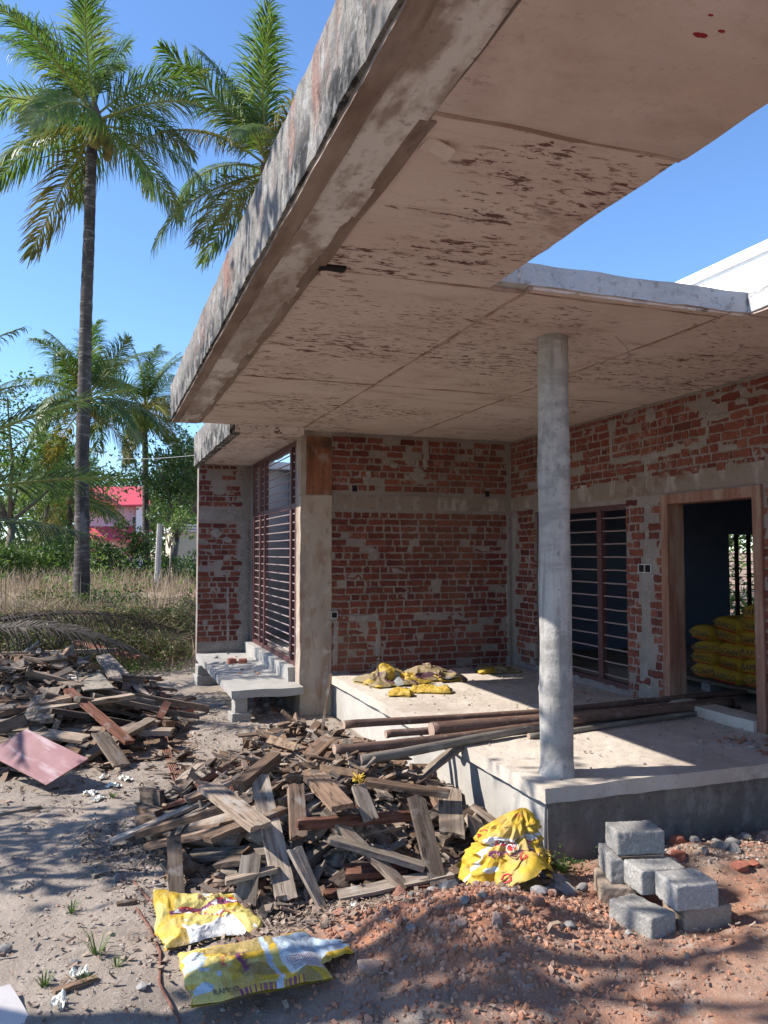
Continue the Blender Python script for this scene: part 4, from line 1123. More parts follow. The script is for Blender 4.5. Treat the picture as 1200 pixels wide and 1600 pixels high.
PT = """0 6 1181 4644 215 980 162 -104 -48
0 3 1436 6446 142 526 -102 93 839
0 9 1104 5560 18 439 0 0 -899
0 2 1303 5442 15 0 -991 -131 0
0 5 1201 6304 180 933 -169 -9 317
0 14 2162 5191 121 869 123 157 453
0 1 2098 4988 127 859 135 139 475
0 2 481 5418 76 982 -3 -105 157
0 11 1280 4287 117 852 102 -93 506
0 15 580 6012 72 629 -107 -70 767
0 12 1257 5415 401 976 -48 -112 178
0 8 1886 4516 110 717 157 7 679
0 14 633 5518 123 906 -118 -181 363
0 2 908 5446 258 628 -194 -139 741
0 15 1192 5491 375 977 -47 -112 178
0 5 1392 4663 257 771 118 -127 613
0 12 1036 4677 249 670 -156 -134 713
0 6 847 5994 153 609 -191 -19 769
0 1 2255 5865 80 109 175 -978 12
0 13 739 6038 124 264 -204 43 942
0 14 1187 6407 147 220 919 320 71
0 0 932 4669 184 572 575 253 527
0 4 1618 5566 372 765 16 137 629
0 2 870 4683 202 921 30 -383 -72
0 15 1115 5228 343 174 -162 -97 967
0 5 717 6172 93 112 -132 37 984
0 12 1961 5889 183 1 -906 -368 210
0 10 335 5529 54 24 811 585 17
0 3 454 5012 63 46 302 952 -16
0 11 850 5146 253 231 -167 958 17
0 0 774 5499 210 304 16 952 -5
0 15 1876 6115 158 724 -190 46 -661
0 15 654 4840 94 622 -80 -130 768
0 5 934 5152 262 47 -222 -68 972
0 6 1175 5757 331 684 -159 7 712
0 13 667 5105 125 183 -180 -35 966
0 12 1493 5498 407 418 66 61 904
0 12 1149 6421 169 228 -178 146 946
0 15 728 5239 158 163 562 797 152
0 0 1775 5517 331 480 242 155 829
0 7 1028 5079 298 671 -47 -300 676
0 8 1174 4145 75 484 25 -81 871
0 5 611 5188 129 131 916 364 109
0 4 1556 6723 75 830 -72 -28 -553
0 10 1718 4833 251 822 35 183 -538
0 7 1533 5627 389 148 -63 99 982
0 4 1563 6362 163 681 -77 135 716
0 11 2242 6128 65 34 -877 -473 71
0 6 2282 4775 58 46 414 -907 -67
0 15 1326 5922 338 91 390 907 -132
0 3 875 5094 258 70 -950 -180 -246
0 12 711 5741 155 256 855 399 212
0 1 1449 4934 339 151 -913 -378 -25
0 6 994 4981 261 952 180 -221 -107
0 12 761 4968 198 123 -213 -163 955
0 8 2166 4678 77 415 32 -166 894
0 10 2013 4540 96 442 138 13 886
0 5 1806 5650 290 934 6 224 278
0 1 942 4227 84 481 81 38 872
0 12 576 5318 107 876 -115 -164 438
0 0 1865 5739 288 295 156 396 855
0 6 1330 5224 392 933 61 -66 350
0 13 2078 5150 167 795 202 85 565
0 2 644 5044 114 171 -163 -90 967
0 12 708 5319 221 11 -988 -27 -153
0 15 411 5950 53 24 680 732 18
0 8 485 4937 120 324 -325 887 57
0 7 738 4917 129 461 -116 -167 864
0 10 1438 4887 355 880 117 98 -450
0 7 617 5735 95 889 -116 -131 422
0 14 1392 6828 67 879 -60 -8 -473
0 1 1103 5723 319 673 -192 -40 713
0 8 836 4486 87 126 -92 -114 981
0 4 2031 5081 255 457 -522 410 592
0 11 1221 6617 110 960 -104 95 242
0 8 1591 4629 252 939 124 306 96
0 1 1586 5231 416 813 221 -87 532
0 7 950 5322 271 0 968 82 238
0 11 490 5453 107 959 -76 -163 -219
0 2 1522 4604 224 212 75 -155 962
0 14 821 5792 214 48 533 -772 -342
0 10 1129 6579 93 359 -63 95 926
0 3 784 5559 224 973 -36 -228 -25
0 14 861 6804 56 11 997 -82 3
0 2 1185 4429 198 909 147 -371 118
0 7 838 6216 104 605 -158 4 781
0 8 1026 6231 179 799 -32 -34 -600
0 7 2308 5552 66 69 -749 -653 91
0 11 1531 4222 117 119 -676 -724 -69
0 14 1839 4805 227 313 87 -701 635
0 9 2218 5062 109 413 601 546 412
0 2 960 6302 149 19 340 939 -44
0 4 273 5989 54 797 0 0 604
0 14 1260 6052 273 480 -7 -187 -857
0 2 690 4429 77 114 266 957 24
0 21 5625 4925 12 0 487 873 0
0 18 1607 5841 530 626 15 753 -200
0 17 1274 4544 202 6 -24 -169 985
0 22 1998 5198 197 894 133 197 381
0 19 1296 5654 387 972 -80 17 221
0 13 1890 5314 252 236 235 39 942
0 25 825 5203 205 705 -129 -196 670
0 25 1337 4751 289 926 132 -32 352
0 12 1553 4428 163 975 160 29 149
0 9 1072 4632 215 120 -945 -266 -150
0 15 1137 4296 109 916 80 -106 380
0 16 3520 6475 429 0 262 -965 0
0 13 1692 5414 348 723 105 148 667
0 22 2107 5741 151 662 -721 95 180
0 14 1909 6721 64 689 648 -221 -239
0 17 934 5909 222 149 652 743 -34
0 10 501 5967 72 157 642 735 150
0 11 1263 4974 334 881 63 -144 447
0 11 1182 5095 349 971 91 -171 -138
0 12 1011 5973 253 985 -116 -99 -80
0 20 999 4906 253 964 134 -201 -116
0 17 1945 4841 173 192 197 -50 960
0 10 2147 5572 128 945 -99 183 -252
0 14 925 4813 236 330 835 -426 113
0 21 1242 4358 164 90 -945 -298 -101
0 14 877 5598 235 98 947 215 216
0 18 2195 5058 332 954 177 -209 127
0 18 1609 5754 362 899 6 248 361
0 18 749 4733 172 149 504 810 260
0 19 712 4516 95 272 -100 -106 951
0 14 910 5025 267 980 -69 -183 -20
0 23 449 4606 66 648 -122 -142 738
0 22 1859 4627 154 171 -845 -501 78
0 25 480 4814 77 355 144 407 829
0 18 662 4828 176 231 252 910 235
0 15 1283 4415 208 549 -20 -124 826
0 22 1892 5027 266 268 -446 -845 127
0 17 2072 4463 102 891 99 106 431
0 21 525 5036 148 949 -99 -114 277
0 24 1975 5424 236 798 154 282 510
0 12 357 5660 115 434 363 628 534
0 21 1341 3894 53 68 1 -33 997
0 21 1473 4714 306 988 74 88 106
0 24 1214 5180 397 3 -33 -88 996
0 18 1442 3875 78 992 119 -16 24
0 22 2058 4910 192 204 359 269 870
0 20 2266 5083 83 98 -721 -682 72
0 13 1452 6592 125 137 961 239 5
0 12 1923 6218 150 234 632 -737 -52
0 17 1726 4975 333 298 122 -941 -101
0 12 663 6111 123 479 110 -83 -867
0 17 435 5918 110 174 -602 774 -93
0 14 1597 3937 60 3 82 -996 -32
0 13 762 4331 67 863 -27 -76 499
0 9 1050 4383 145 739 311 81 593
0 13 1341 4694 299 555 96 -126 817
0 2 2282 6065 74 149 474 -846 -193
0 9 971 4466 126 736 163 -20 -657
0 7 1931 5642 240 231 455 -857 -69
0 2 388 5156 71 80 784 615 -30
0 9 579 4944 114 425 -105 -109 892
0 6 1275 5838 351 342 -103 146 922
0 1 1403 5049 371 837 122 -41 532
0 11 1097 6072 222 216 -162 108 957
0 16 1391 4170 94 934 136 -6 331
0 13 1375 5908 323 144 -55 149 977
0 7 1258 6478 170 901 -143 -228 -340
0 6 792 4565 94 133 -109 -82 982
0 4 806 4312 89 69 525 -816 -233
0 0 767 4804 143 675 -31 -200 709
0 9 457 5611 83 31 -503 -848 162
0 18 378 5194 102 982 -21 -109 151
0 15 1510 4662 269 658 -39 99 -746
0 1 2047 6116 106 80 -500 -850 144
0 16 1662 4880 311 108 -724 -680 33
0 12 675 4683 134 385 -248 -256 851
0 19 1325 6041 316 965 -234 76 -85
0 7 885 6086 190 136 977 149 70
0 12 1375 4014 98 50 15 -80 995
0 5 305 5274 75 964 180 23 193
0 6 601 5636 146 296 744 580 149
0 12 1542 6101 270 265 959 -26 -95
0 5 1749 4606 206 659 -170 291 -672
0 11 2288 4523 111 877 53 232 -418
0 18 2195 4627 106 901 96 109 409
0 11 1911 5603 234 133 -688 -685 201
0 12 800 5618 250 201 950 154 185
0 19 1504 5352 436 996 34 11 85
0 9 218 5338 56 990 0 0 144
0 10 1443 4033 68 79 -992 -97 3
0 14 796 5694 218 511 -843 -168 4
0 11 933 5046 303 979 -83 -177 51
0 0 1068 6315 173 331 -300 -264 855
0 3 1478 6166 233 172 985 -9 -23
0 1 1160 6701 92 437 899 -16 24
0 5 864 6250 133 516 -26 150 843
0 4 886 5218 295 376 247 867 -216
0 12 2063 4762 170 648 256 -82 712
0 10 1656 4859 333 111 -345 -932 -19
0 9 1370 6625 114 971 -64 104 205
0 11 2148 5428 131 954 -40 193 -224
0 17 501 5848 102 155 -738 644 -127
0 12 2143 4357 101 235 -749 -612 98
0 15 1762 5447 366 964 92 89 -234
0 0 2375 5275 66 47 -725 -686 40
0 17 2305 4178 52 0 790 613 0
0 0 751 6491 64 44 890 454 17
0 5 2262 6376 59 613 8 13 790
0 9 413 6109 73 92 859 503 -13
0 5 2261 4575 88 395 -172 353 -830
0 9 2203 5629 137 273 43 138 951
0 13 1995 4626 156 22 321 -926 -198
0 12 1387 6471 173 860 -52 31 506
0 6 576 4799 137 333 -233 -254 878
0 5 2344 5703 98 909 -410 71 -5
0 0 327 5456 88 36 491 871 7
0 8 766 5661 182 296 423 856 1
0 1 1865 4703 204 33 155 -101 982
0 12 1402 5226 451 894 114 -25 432
0 9 1120 4660 306 24 982 184 13
0 18 672 5958 129 75 878 446 155
0 5 1926 4374 87 276 -54 94 -955
0 4 1500 5232 427 547 675 346 353
0 8 1252 5439 424 181 112 -49 -976
0 4 979 5514 311 967 -65 -107 220
0 6 1961 5209 242 133 144 56 979
0 17 2318 5479 91 98 -789 -591 137
0 9 1676 4627 219 308 -573 -750 120
0 2 1552 5061 381 529 828 181 40
0 6 2163 5356 167 157 95 191 964
1 31 -190 7409 102 802 69 -9 593
1 29 274 9614 155 878 -125 151 -437
1 27 -1414 8290 232 982 67 -141 104
1 35 -92 10178 251 677 65 136 720
1 37 -515 10303 319 973 -71 114 189
1 17 -474 8156 319 986 105 122 44
1 21 -986 10910 137 969 -120 -35 214
1 29 -660 9679 473 749 658 -32 -76
1 26 66 7812 145 514 98 -42 851
1 36 443 9802 109 643 115 162 739
1 34 -158 8870 343 869 -54 201 -449
1 32 -387 9444 436 986 -6 116 119
1 36 -1065 9467 414 982 -39 -167 -76
1 24 -733 9131 485 790 40 -17 -612
1 20 -345 10142 333 952 -243 87 -166
1 24 -909 10171 420 311 153 -40 -937
1 27 -1359 9762 285 17 971 -153 185
1 33 -823 7209 106 995 31 -38 89
1 17 -454 7750 204 988 125 64 -64
1 17 -1328 9417 350 687 689 -207 105
1 37 -403 10767 181 984 -109 63 -128
1 16 -1209 9940 294 951 -32 -189 -243
1 22 -729 8422 419 949 142 61 274
1 27 -288 8063 321 398 616 517 441
1 27 95 7500 179 988 76 -2 -132
1 24 -38 7717 215 12 869 494 -32
1 34 -946 10114 370 5 963 -231 139
1 36 -1341 10690 131 991 -105 -75 18
1 30 10 8349 282 926 92 214 296
1 16 -1129 9500 413 16 963 -207 170
1 34 75 8172 261 966 -8 174 191
1 34 -798 7978 305 977 83 -64 -186
1 27 -1346 10185 286 12 -981 14 -195
1 23 -1223 7582 154 730 -631 -241 106
1 22 16 7323 169 818 106 -111 555
1 19 -662 8586 431 994 98 -30 -30
1 31 -1059 9269 420 0 186 10 -982
1 16 -582 10444 268 114 905 404 -69
1 32 -1372 8831 279 933 -19 -207 294
1 25 -969 11249 83 976 -70 -24 206
1 33 476 10059 164 32 -975 -187 115
1 20 131 8863 230 316 -19 -658 683
1 29 110 8203 293 881 29 165 442
1 25 -974 9134 471 120 600 777 149
1 17 -1389 10164 313 199 -715 665 -81
1 22 131 7683 166 957 78 125 249
1 19 -1698 10019 185 922 -65 -170 340
1 27 473 8333 227 23 976 155 -148
1 21 -2054 8555 70 251 47 -59 -965
1 31 -52 10737 196 97 957 -204 -180
1 34 58 9146 335 972 -38 205 -110
1 25 -1154 9964 352 65 938 273 202
1 27 311 9437 267 723 68 102 680
1 27 -1684 10052 232 114 -157 -42 980
1 26 486 9372 176 726 93 171 660
1 28 -589 7864 365 994 68 -80 23
1 37 -482 7130 139 975 178 26 -129
1 18 232 8690 210 923 134 148 330
1 18 568 8718 100 858 -30 81 507
1 19 256 8542 244 990 -81 117 -10
1 21 -847 8899 466 872 -10 -129 473
1 28 -807 7475 167 945 173 -30 275
1 4 -1010 8562 384 19 -894 -416 -165
1 28 -1398 9390 317 689 689 -202 99
1 9 -1271 8486 284 810 164 -116 -551
1 20 -587 9922 425 103 936 -328 68
1 37 108 7452 123 919 73 -37 385
1 23 -1069 8755 410 766 130 -136 -615
1 32 -481 10698 240 961 13 48 271
1 16 -896 10246 327 939 -129 -98 303
1 14 -798 7860 250 942 116 -62 308
1 20 -1593 9965 157 949 13 -174 -262
1 22 -888 9964 430 777 -93 -123 610
1 28 467 10437 68 37 863 -504 -26
1 14 -1771 8440 95 77 -897 423 -103
1 27 140 7749 219 978 -24 141 151
1 17 500 8326 132 786 69 160 593
1 8 -812 8800 450 875 36 -62 478
1 27 585 9532 131 729 92 151 661
1 37 -636 7388 159 969 189 39 153
1 35 166 9298 258 112 -859 -471 167
1 9 -1734 9282 134 831 105 -157 -523
1 13 -570 7332 137 545 825 113 95
1 37 -1165 10375 237 104 982 77 135
1 5 -1010 8994 443 605 -130 -119 776
1 9 61 8804 249 262 -341 -893 130
1 25 -342 10006 346 990 -109 85 40
1 37 573 8120 126 808 64 128 572
1 13 -434 10107 334 986 -113 121 -31
1 37 -1391 7308 99 1 -961 273 -45
1 36 -1248 10895 162 840 -126 10 528
1 19 346 8343 183 28 708 679 -192
1 8 -902 9378 521 965 -18 -170 -197
1 22 741 8939 121 11 145 -174 -974
1 14 41 9624 244 83 -841 -495 203
1 12 -8 10298 178 980 -101 138 -98
1 33 749 9425 77 675 91 81 728
1 11 582 10455 80 145 641 -753 -32
1 9 -1146 9663 420 46 178 -54 -982
1 36 80 10396 202 943 -96 123 -293
1 33 -885 8653 462 19 967 -252 11
1 7 568 8857 60 9 -987 -144 70
1 31 831 9157 84 768 -86 108 -626
1 4 -2773 7052 16 0 -969 247 0
1 30 188 7269 164 140 -929 -332 -88
1 14 -1894 9214 84 786 64 -89 -609
1 29 51 9699 353 730 653 -92 -179
1 36 -559 7448 231 950 87 -12 -300
1 33 720 9062 133 39 -908 -414 61
1 7 -368 10985 115 43 884 456 -97
1 36 815 9348 173 933 -50 115 -336
1 36 -1191 7212 157 978 -2 -45 -203
1 21 374 9796 199 111 -74 -58 -989
1 19 707 8352 114 919 -73 123 -368
1 8 735 9637 47 14 -12 0 -1000
1 20 511 10702 60 256 8 14 967
1 7 101 7998 116 131 -716 -684 51
1 20 654 7978 112 589 -570 -288 495
1 18 -469 8880 498 74 -963 -256 42
1 33 253 9934 292 251 13 31 967
1 7 -91 8415 246 160 264 -942 -132
1 25 923 9391 151 84 -529 -745 399
1 37 -746 8840 493 988 68 51 130
1 8 104 7675 201 250 109 35 961
1 9 651 10075 158 590 161 25 791
1 20 -926 9540 465 135 -20 736 663
1 15 -1129 8487 351 913 53 -272 299
1 7 -1391 7746 110 263 -80 -113 955
1 7 -12 8797 259 205 -446 -868 67
1 35 -255 6728 53 999 23 0 -48
1 30 901 9602 60 0 765 -644 0
1 29 -173 8508 440 123 -97 -641 -752
1 24 -33 10515 142 19 123 68 990
1 30 211 8633 277 686 -716 86 95
1 21 -1153 9172 435 33 937 -324 128
1 23 -1229 8400 333 976 -23 -162 -142
1 28 -906 7475 241 737 661 -131 49
1 18 -980 10936 193 931 -80 -48 -353
1 18 620 8217 201 620 -93 168 -761
1 29 702 8837 167 708 -676 -13 205
1 16 928 8833 79 160 -115 25 -980
1 29 -831 7601 279 987 124 -56 -86
1 14 -1411 9661 261 621 -744 -241 -53
1 21 -1155 9090 416 453 -182 -84 869
1 35 -1139 8129 323 946 70 -88 -304"""
PMESH = []
for i, (l, w_, t) in enumerate(PV):
    m = MB()
    m.gridbox(-l/2, l/2, -w_/2, w_/2, -t/2, t/2, .035, 0, amp=.0035, nsc=7, seed=i * 3.3, amp2=.0015)
    vs = []
    r_ = random.Random(i)
    jag = i % 3
    skew = [r_.uniform(-.25, .25), r_.uniform(-.25, .25)]
    bow = r_.uniform(-.008, .008)
    for (x, y, z) in m.v:
        for s_, e in ((1, 0), (-1, 1)):
            if s_ * x > l/2 - .02:
                x += skew[e] * y
                if jag == e or jag == 2: x += s_ * .035 * nn(y * 60 + i, z * 40, i) - s_ * .01
        vs.append((x, y, z + bow * (1 - (2 * x / l) ** 2)))
    m.v = vs
    PMESH.append(m.mesh('plank', [W_GREY]))
WSET = {0: [(W_GREY, 'grey weathered', 5), (W_BROWN, 'brown', 5), (W_DARK, 'dark rotten', 3), (W_TAN, 'tan', 3), (W_RED, 'reddish brown', 1)],
        1: [(W_GREY, 'grey weathered', 4), (W_BROWN, 'brown', 4), (W_DARK, 'dark rotten', 2), (W_TAN, 'tan', 5), (W_RED, 'reddish brown', 2)]}
HEAP = ['near timber heap before the porch', 'left timber heap by the vine bank']
for ln in PT.split('\n'):
    a = [int(q) for q in ln.split()]
    if len(a) != 9: continue
    k, i = a[0], a[1]
    loc = [q / 1000 for q in a[2:5]]
    if k == 0 and (loc[1] > 6.75 or loc[0] < .30 or loc[0] > 3 or (loc[0] < .62 and loc[1] > 5.7) or (loc[0] < .42 and loc[1] < 4.7)): continue
    if k == 1 and (loc[0] > .80 or loc[1] < 6.85 or (loc[0] > .35 and loc[1] < 7.7) or loc[0] < -2.2): continue
    q = Quaternion([c / 1000 for c in a[5:9]]); q.normalize()
    o = place(PMESH[i], 'plank', loc, q)
    ws = WSET[k]
    m_, nm, _ = rnd.choices(ws, [c[2] for c in ws])[0]
    own_mat(o, m_)
    size = 'short' if PV[i][0] < .4 else ('long' if PV[i][0] > .8 else 'mid length')
    tag(o, '%s %s board in the %s' % (size, nm, HEAP[k]), 'board', '%s %s boards, %s' % (size, nm, HEAP[k]))

def board2(p0, p1, wd, th, mat, label, roll=0.0, seed=1, heap=0, taper=1.0, name='plank'):
    """one particular board between two points, its broad side facing the sky side"""
    p0, p1 = Vector(p0), Vector(p1)
    d = p1 - p0; l = d.length
    x = d.normalized(); y = Vector((0, 0, 1)).cross(x).normalized(); z = x.cross(y)
    if roll:
        q = Quaternion(x, R(roll)); y = q @ y; z = q @ z
    m = MB(); m.gridbox(-l/2, l/2, -wd/2, wd/2, -th/2, th/2, .03, 0, amp=.003, nsc=8, seed=seed, amp2=.0015)
    r_ = random.Random(seed); sk = r_.uniform(-.2, .2)
    m.v = [(a + (sk * b + .02 * nn(b * 50, c * 30, seed) if abs(a) > l/2 - .015 else 0), b * (1 + (taper - 1) * (a / l + .5)), c) for a, b, c in m.v]
    o = m.obj(name, mat)
    M4 = Matrix((x, y, z)).transposed().to_4x4(); M4.translation = (p0 + p1) / 2
    o.matrix_world = M4
    return tag(o, label, 'board')
board2((.89, 4.66, .465), (.885, 3.905, .07), .105, .026, W_GREY, 'longest pale grey board sloping down the front of the near timber heap', seed=2)
board2((.60, 4.68, .43), (.80, 4.13, .35), .13, .028, W_TAN, 'wide tan board with a splintered upper end left of the longest pale board', seed=3)
board2((1.035, 4.36, .47), (1.02, 4.22, .24), .085, .085, W_BROWN, 'short square brown post end standing in the middle of the near timber heap', seed=4)
board2((.99, 4.12, .345), (1.72, 4.22, .285), .05, .05, W_RED, 'reddish squared timber lying level across the front of the near heap', seed=5)
board2((1.67, 4.17, .40), (1.66, 3.84, .05), .095, .03, W_DARK, 'dark pitted board leaning beside the standing yellow sack', seed=6)
board2((1.16, 4.22, .37), (1.48, 3.84, .06), .075, .028, W_TAN, 'tan board sloping to the right under the reddish squared timber', seed=7)
board2((.74, 4.06, .24), (.69, 3.93, .05), .10, .022, W_GREY, 'short grey board standing behind the crumpled yellow and white sack', seed=8)
board2((.60, 3.99, .16), (.86, 4.03, .17), .06, .022, W_TAN, 'short tan board crossing the grey one behind the yellow and white sack', seed=9)
board2((.94, 3.98, .28), (1.04, 3.80, .04), .085, .02, W_GREY, 'split grey board just right of the lower end of the longest pale board', seed=10, taper=.5)
board2((.24, 4.86, .14), (.72, 4.58, .33), .07, .035, W_BROWN, "long brown board at the near heap's left edge, upper one of a pair", seed=11)
board2((.28, 4.80, .09), (.78, 4.48, .25), .06, .035, W_BROWN, "long brown board at the near heap's left edge, lower one of a pair", seed=12)
board2((.76, 4.56, .44), (1.02, 4.82, .52), .075, .06, W_BROWN, 'thick brown timber pointing up behind the top of the longest pale board', seed=13)
board2((1.22, 4.08, .42), (1.18, 4.52, .47), .13, .03, W_BROWN, 'wide brown board lying on top of the heap right of the square post end', seed=14)
board2((2.02, 4.50, .32), (1.90, 4.20, .16), .14, .02, W_TAN, 'curved wide tan sheet above the standing yellow sack', seed=15)
board2((1.36, 4.24, .47), (1.385, 4.10, .33), .085, .02, W_GREY, 'small grey board under the tangle of yellow cord', seed=16)
board2((1.31, 3.71, .05), (1.40, 3.46, .05), .10, .025, W_TAN, 'flat tan board lying on the soil at the foot of the near heap', seed=17)
board2((.41, 4.58, .20), (.395, 4.18, .02), .075, .03, W_DARK, 'rotten splintered post stub standing at the left front of the near heap', seed=18)
board2((1.40, 6.10, .42), (1.64, 5.50, .42), .12, .04, W_DARK, 'dark heavy plank lying along the back of the near heap toward the pilaster', seed=19)
board2((1.16, 4.05, .27), (1.62, 3.92, .12), .09, .03, W_GREY, 'grey board lying low under the tan sloping boards', seed=20)
board2((.55, 4.30, .26), (.98, 4.40, .34), .08, .03, W_BROWN, 'brown board lying level behind the longest pale board', seed=21)
board2((1.5, 4.55, .40), (1.95, 4.35, .34), .10, .03, W_BROWN, 'brown board at the right shoulder of the near heap below the poles', seed=22)
# left heap
board2((-.86, 8.45, .40), (-.61, 7.45, .20), .15, .03, W_TAN, 'wide tan board sloping to the red sheet, left one of two', seed=31)
board2((-.68, 8.35, .44), (-.42, 7.25, .20), .13, .03, W_TAN, 'wide tan board sloping to the red sheet, right one of two', seed=32)
board2((-.71, 9.05, .53), (-.17, 8.30, .46), .13, .035, W_TAN, 'thick tan board on the crest of the left heap over a grey sheet', seed=33)
board2((.10, 10.79, .45), (.64, 8.49, .10), .10, .035, W_GREY, 'longest grey board sloping down the right flank of the left heap', seed=34)
board2((-.25, 8.08, .47), (.27, 7.10, .16), .09, .03, W_RED, 'dark red board sloping down the front of the left heap', seed=35)
board2((-.50, 7.65, .37), (.33, 8.14, .37), .10, .04, W_TAN, 'light brown timber crossing under the dark red board', seed=36)
board2((.03, 7.08, .26), (.20, 6.80, .05), .14, .022, W_TAN, 'wide tan board end sticking out at the front of the left heap', seed=37)
board2((.05, 10.4, .48), (.19, 8.9, .42), .13, .03, W_GREY, 'grey board end pointing at the camera on the left heap crest', seed=38)
board2((-.60, 10.3, .56), (-.22, 9.4, .54), .30, .014, W_PALE, 'pale plywood sheet on the crest of the left heap, farthest one', seed=39)
board2((-.38, 9.5, .54), (-.31, 8.5, .48), .26, .014, W_PALE, 'pale bent plywood sheet in the middle of the left heap crest', seed=40)
board2((-.12, 9.0, .50), (.02, 8.2, .44), .28, .014, W_PALE, 'pale plywood sheet on the right of the left heap crest', seed=41)
board2((-.42, 8.3, .46), (-.50, 7.45, .32), .20, .02, W_GREY, 'grey plywood strip lying under the thick tan board', seed=42)
board2((-1.3, 9.5, .5), (-.55, 10.2, .55), .12, .04, W_BROWN, 'long brown plank running out of the picture at the left edge', seed=43)
board2((-1.2, 11.6, .42), (.25, 11.2, .46), .10, .05, W_TAN, 'sunlit tan beam along the back of the left heap', seed=44)
board2((-.3, 12.1, .5), (.5, 11.0, .38), .09, .04, W_RED, 'red brown beam at the back right of the left heap', seed=45)
# the red faced sheet leaning on the heap
Tc, Rc, Bc = Vector((-.52, 6.91, .34)), Vector((-.06, 6.37, .20)), Vector((-.32, 6.36, .06))
Lc = Tc + Bc - Rc
ctr = (Tc + Bc) / 2
x = (Rc - Tc); lx = x.length; x.normalize()
y = (Tc - Lc); y = (y - x * y.dot(x)); y.normalize(); z = x.cross(y)
ly = (Tc - Lc).length
m = MB(); sh = (Tc - Lc).dot(x)
m.gridbox(-lx/2, lx/2, -ly/2, ly/2, -.006, .006, .03, 0, amp=.003, nsc=5, seed=3)
m.v = [(a + sh * b / ly, b, c + .012 * (a / lx) ** 2) for a, b, c in m.v]
o = m.obj('plywood_sheet', sheet_red)
M4 = Matrix((x, y, z)).transposed().to_4x4(); M4.translation = ctr + Vector((0, 0, .015)); o.matrix_world = M4
tag(o, 'red faced plywood sheet leaning on the front of the left timber heap', 'plywood sheet')
# white tile and small litter
m = MB(); m.gridbox(-.11, .11, -.13, .13, -.004, .004, .03, 0, amp=.003, nsc=7)
o = m.obj('broken_tile', material('white_tile', (.62, .58, .56), [layer(5, .5, .7, (.48, .42, .40), .7)], rough=.5)); o.location = (-.345, 3.40, ground_h(-.34, 3.4) + .03); o.rotation_euler = (R(14), R(8), R(28))
tag(o, 'broken pale tile at the bottom left edge of the picture', 'tile')
for (x_, y_, rz, L_, lb) in [(-.06, 3.54, .35, .17, 'brown stick lying on the path right of the broken tile'), (.03, 4.68, .5, .08, 'small dark stick on the path level with the rotten post stub'), (-.48, 6.02, .3, .28, 'grey board scrap lying alone at the left edge of the path'),
                             (.16, 4.28, .1, .10, 'tiny brown stick left of the yellow and white sack'), (.35, 5.25, .5, .20, 'grey board scrap beside the left end of the near heap')]:
    m = MB(); m.gridbox(-L_/2, L_/2, -.016, .016, -.008, .010, .02, 0, amp=.004, nsc=20, seed=L_ * 99)
    o = m.obj('stick', W_BROWN if rz != .3 and rz != .5 else W_GREY); o.location = (x_, y_, ground_h(x_, y_) + .008); o.rotation_euler = (0, 0, rz); tag(o, lb, 'stick')
paper = material('scrap_paper', (.62, .62, .55), [layer(12, .5, .66, (.50, .47, .38), .8)], rough=.8)
for i, (x_, y_) in enumerate([(-.03, 6.25), (.06, 6.62), (.13, 6.35), (.02, 6.05), (.22, 6.5), (-.05, 3.62), (-.12, 3.42), (1.16, 3.62)]):
    m = MB(); sz = .05 if i < 5 else .035
    surface(m, lambda u, v, i=i: ((u-.5) * sz * 2, (v-.5) * sz * 1.4, .015 + .03 * nn(u * 2.5, v * 2.5, i) + .012 * nn(u*6, v*6, i + 3)), 10, 8, lambda u, v: 0)
    o = m.obj('scrap_paper', paper); o.location = (x_, y_, ground_h(x_, y_) + .004); o.rotation_euler = (0, 0, i * 1.3)
    tag(o, ['crumpled white paper scrap just right of the red sheet', 'pale paper scrap at the front of the left heap', 'thin pale scrap on the sand before the left heap', 'white scrap lying below the corner of the red sheet', 'small pale scrap nearest the thin rods'][i] if i < 5 else
        ['crumpled clear wrapper on the path near the brown stick', 'small white wrapper beside the broken tile', 'bluish plastic scrap at the foot of the near heap'][i - 5], 'scrap', 'paper scraps')
black = material('black_plastic', (.012, .012, .012), [layer(20, .55, .7, (.05, .045, .04), .6)], rough=.5)
m = MB(); pr = [(.0, .0), (.045, .0), (.062, .03), (.068, .075), (.062, .08), (.056, .03), (.0, .012)]
K_ = 20
m.add([(r_ * math.cos(2 * math.pi * i / K_), r_ * math.sin(2 * math.pi * i / K_), z_) for r_, z_ in pr for i in range(K_)], [(j * K_ + i, j * K_ + (i + 1) % K_, (j + 1) * K_ + (i + 1) % K_, (j + 1) * K_ + i) for j in range(len(pr) - 1) for i in range(K_)])
o = m.obj('plastic_pot', black, smooth=True); o.location = (2.33, 4.22, .12); o.rotation_euler = (R(62), R(20), R(-30)); tag(o, 'small black plastic pot tipped against the plinth behind the standing yellow sack', 'pot')
# thin rods and a tangle of yellow cord
rust = material('rusty_rod', (.20, .095, .065), [layer(40, .45, .65, (.12, .05, .035), .8)], rough=.8)
def rod(pts, r_, lb, mat=rust, grp='thin rods on the ground'):
    o0 = Vector(pts[0]); m = MB(); m.tube([Vector(p) - o0 for p in pts], r_, 6)
    o = m.obj('thin_rod', mat); o.location = o0
    return tag(o, lb, 'rod', grp)
for k in range(5):
    a = k * .016
    rod([(.56 + a, 7.5 + .1 * k, .03 + .004 * k), (.555 + a * .8, 6.95, .028), (.56 + a * 1.3, 6.35 - .05 * k, .022)], .005, 'thin rusty rod in the bundle lying between the two heaps')
for k in range(4):
    a = k * .02
    rod([(.60 + a, 3.80, ground_h(.6, 3.8) + .008), (.625 + a, 3.62, ground_h(.62, 3.62) + .008), (.66 + a * 1.2, 3.46, ground_h(.66, 3.46) + .006)], .005, 'thin rusty rod in the bundle under the two yellow sacks')
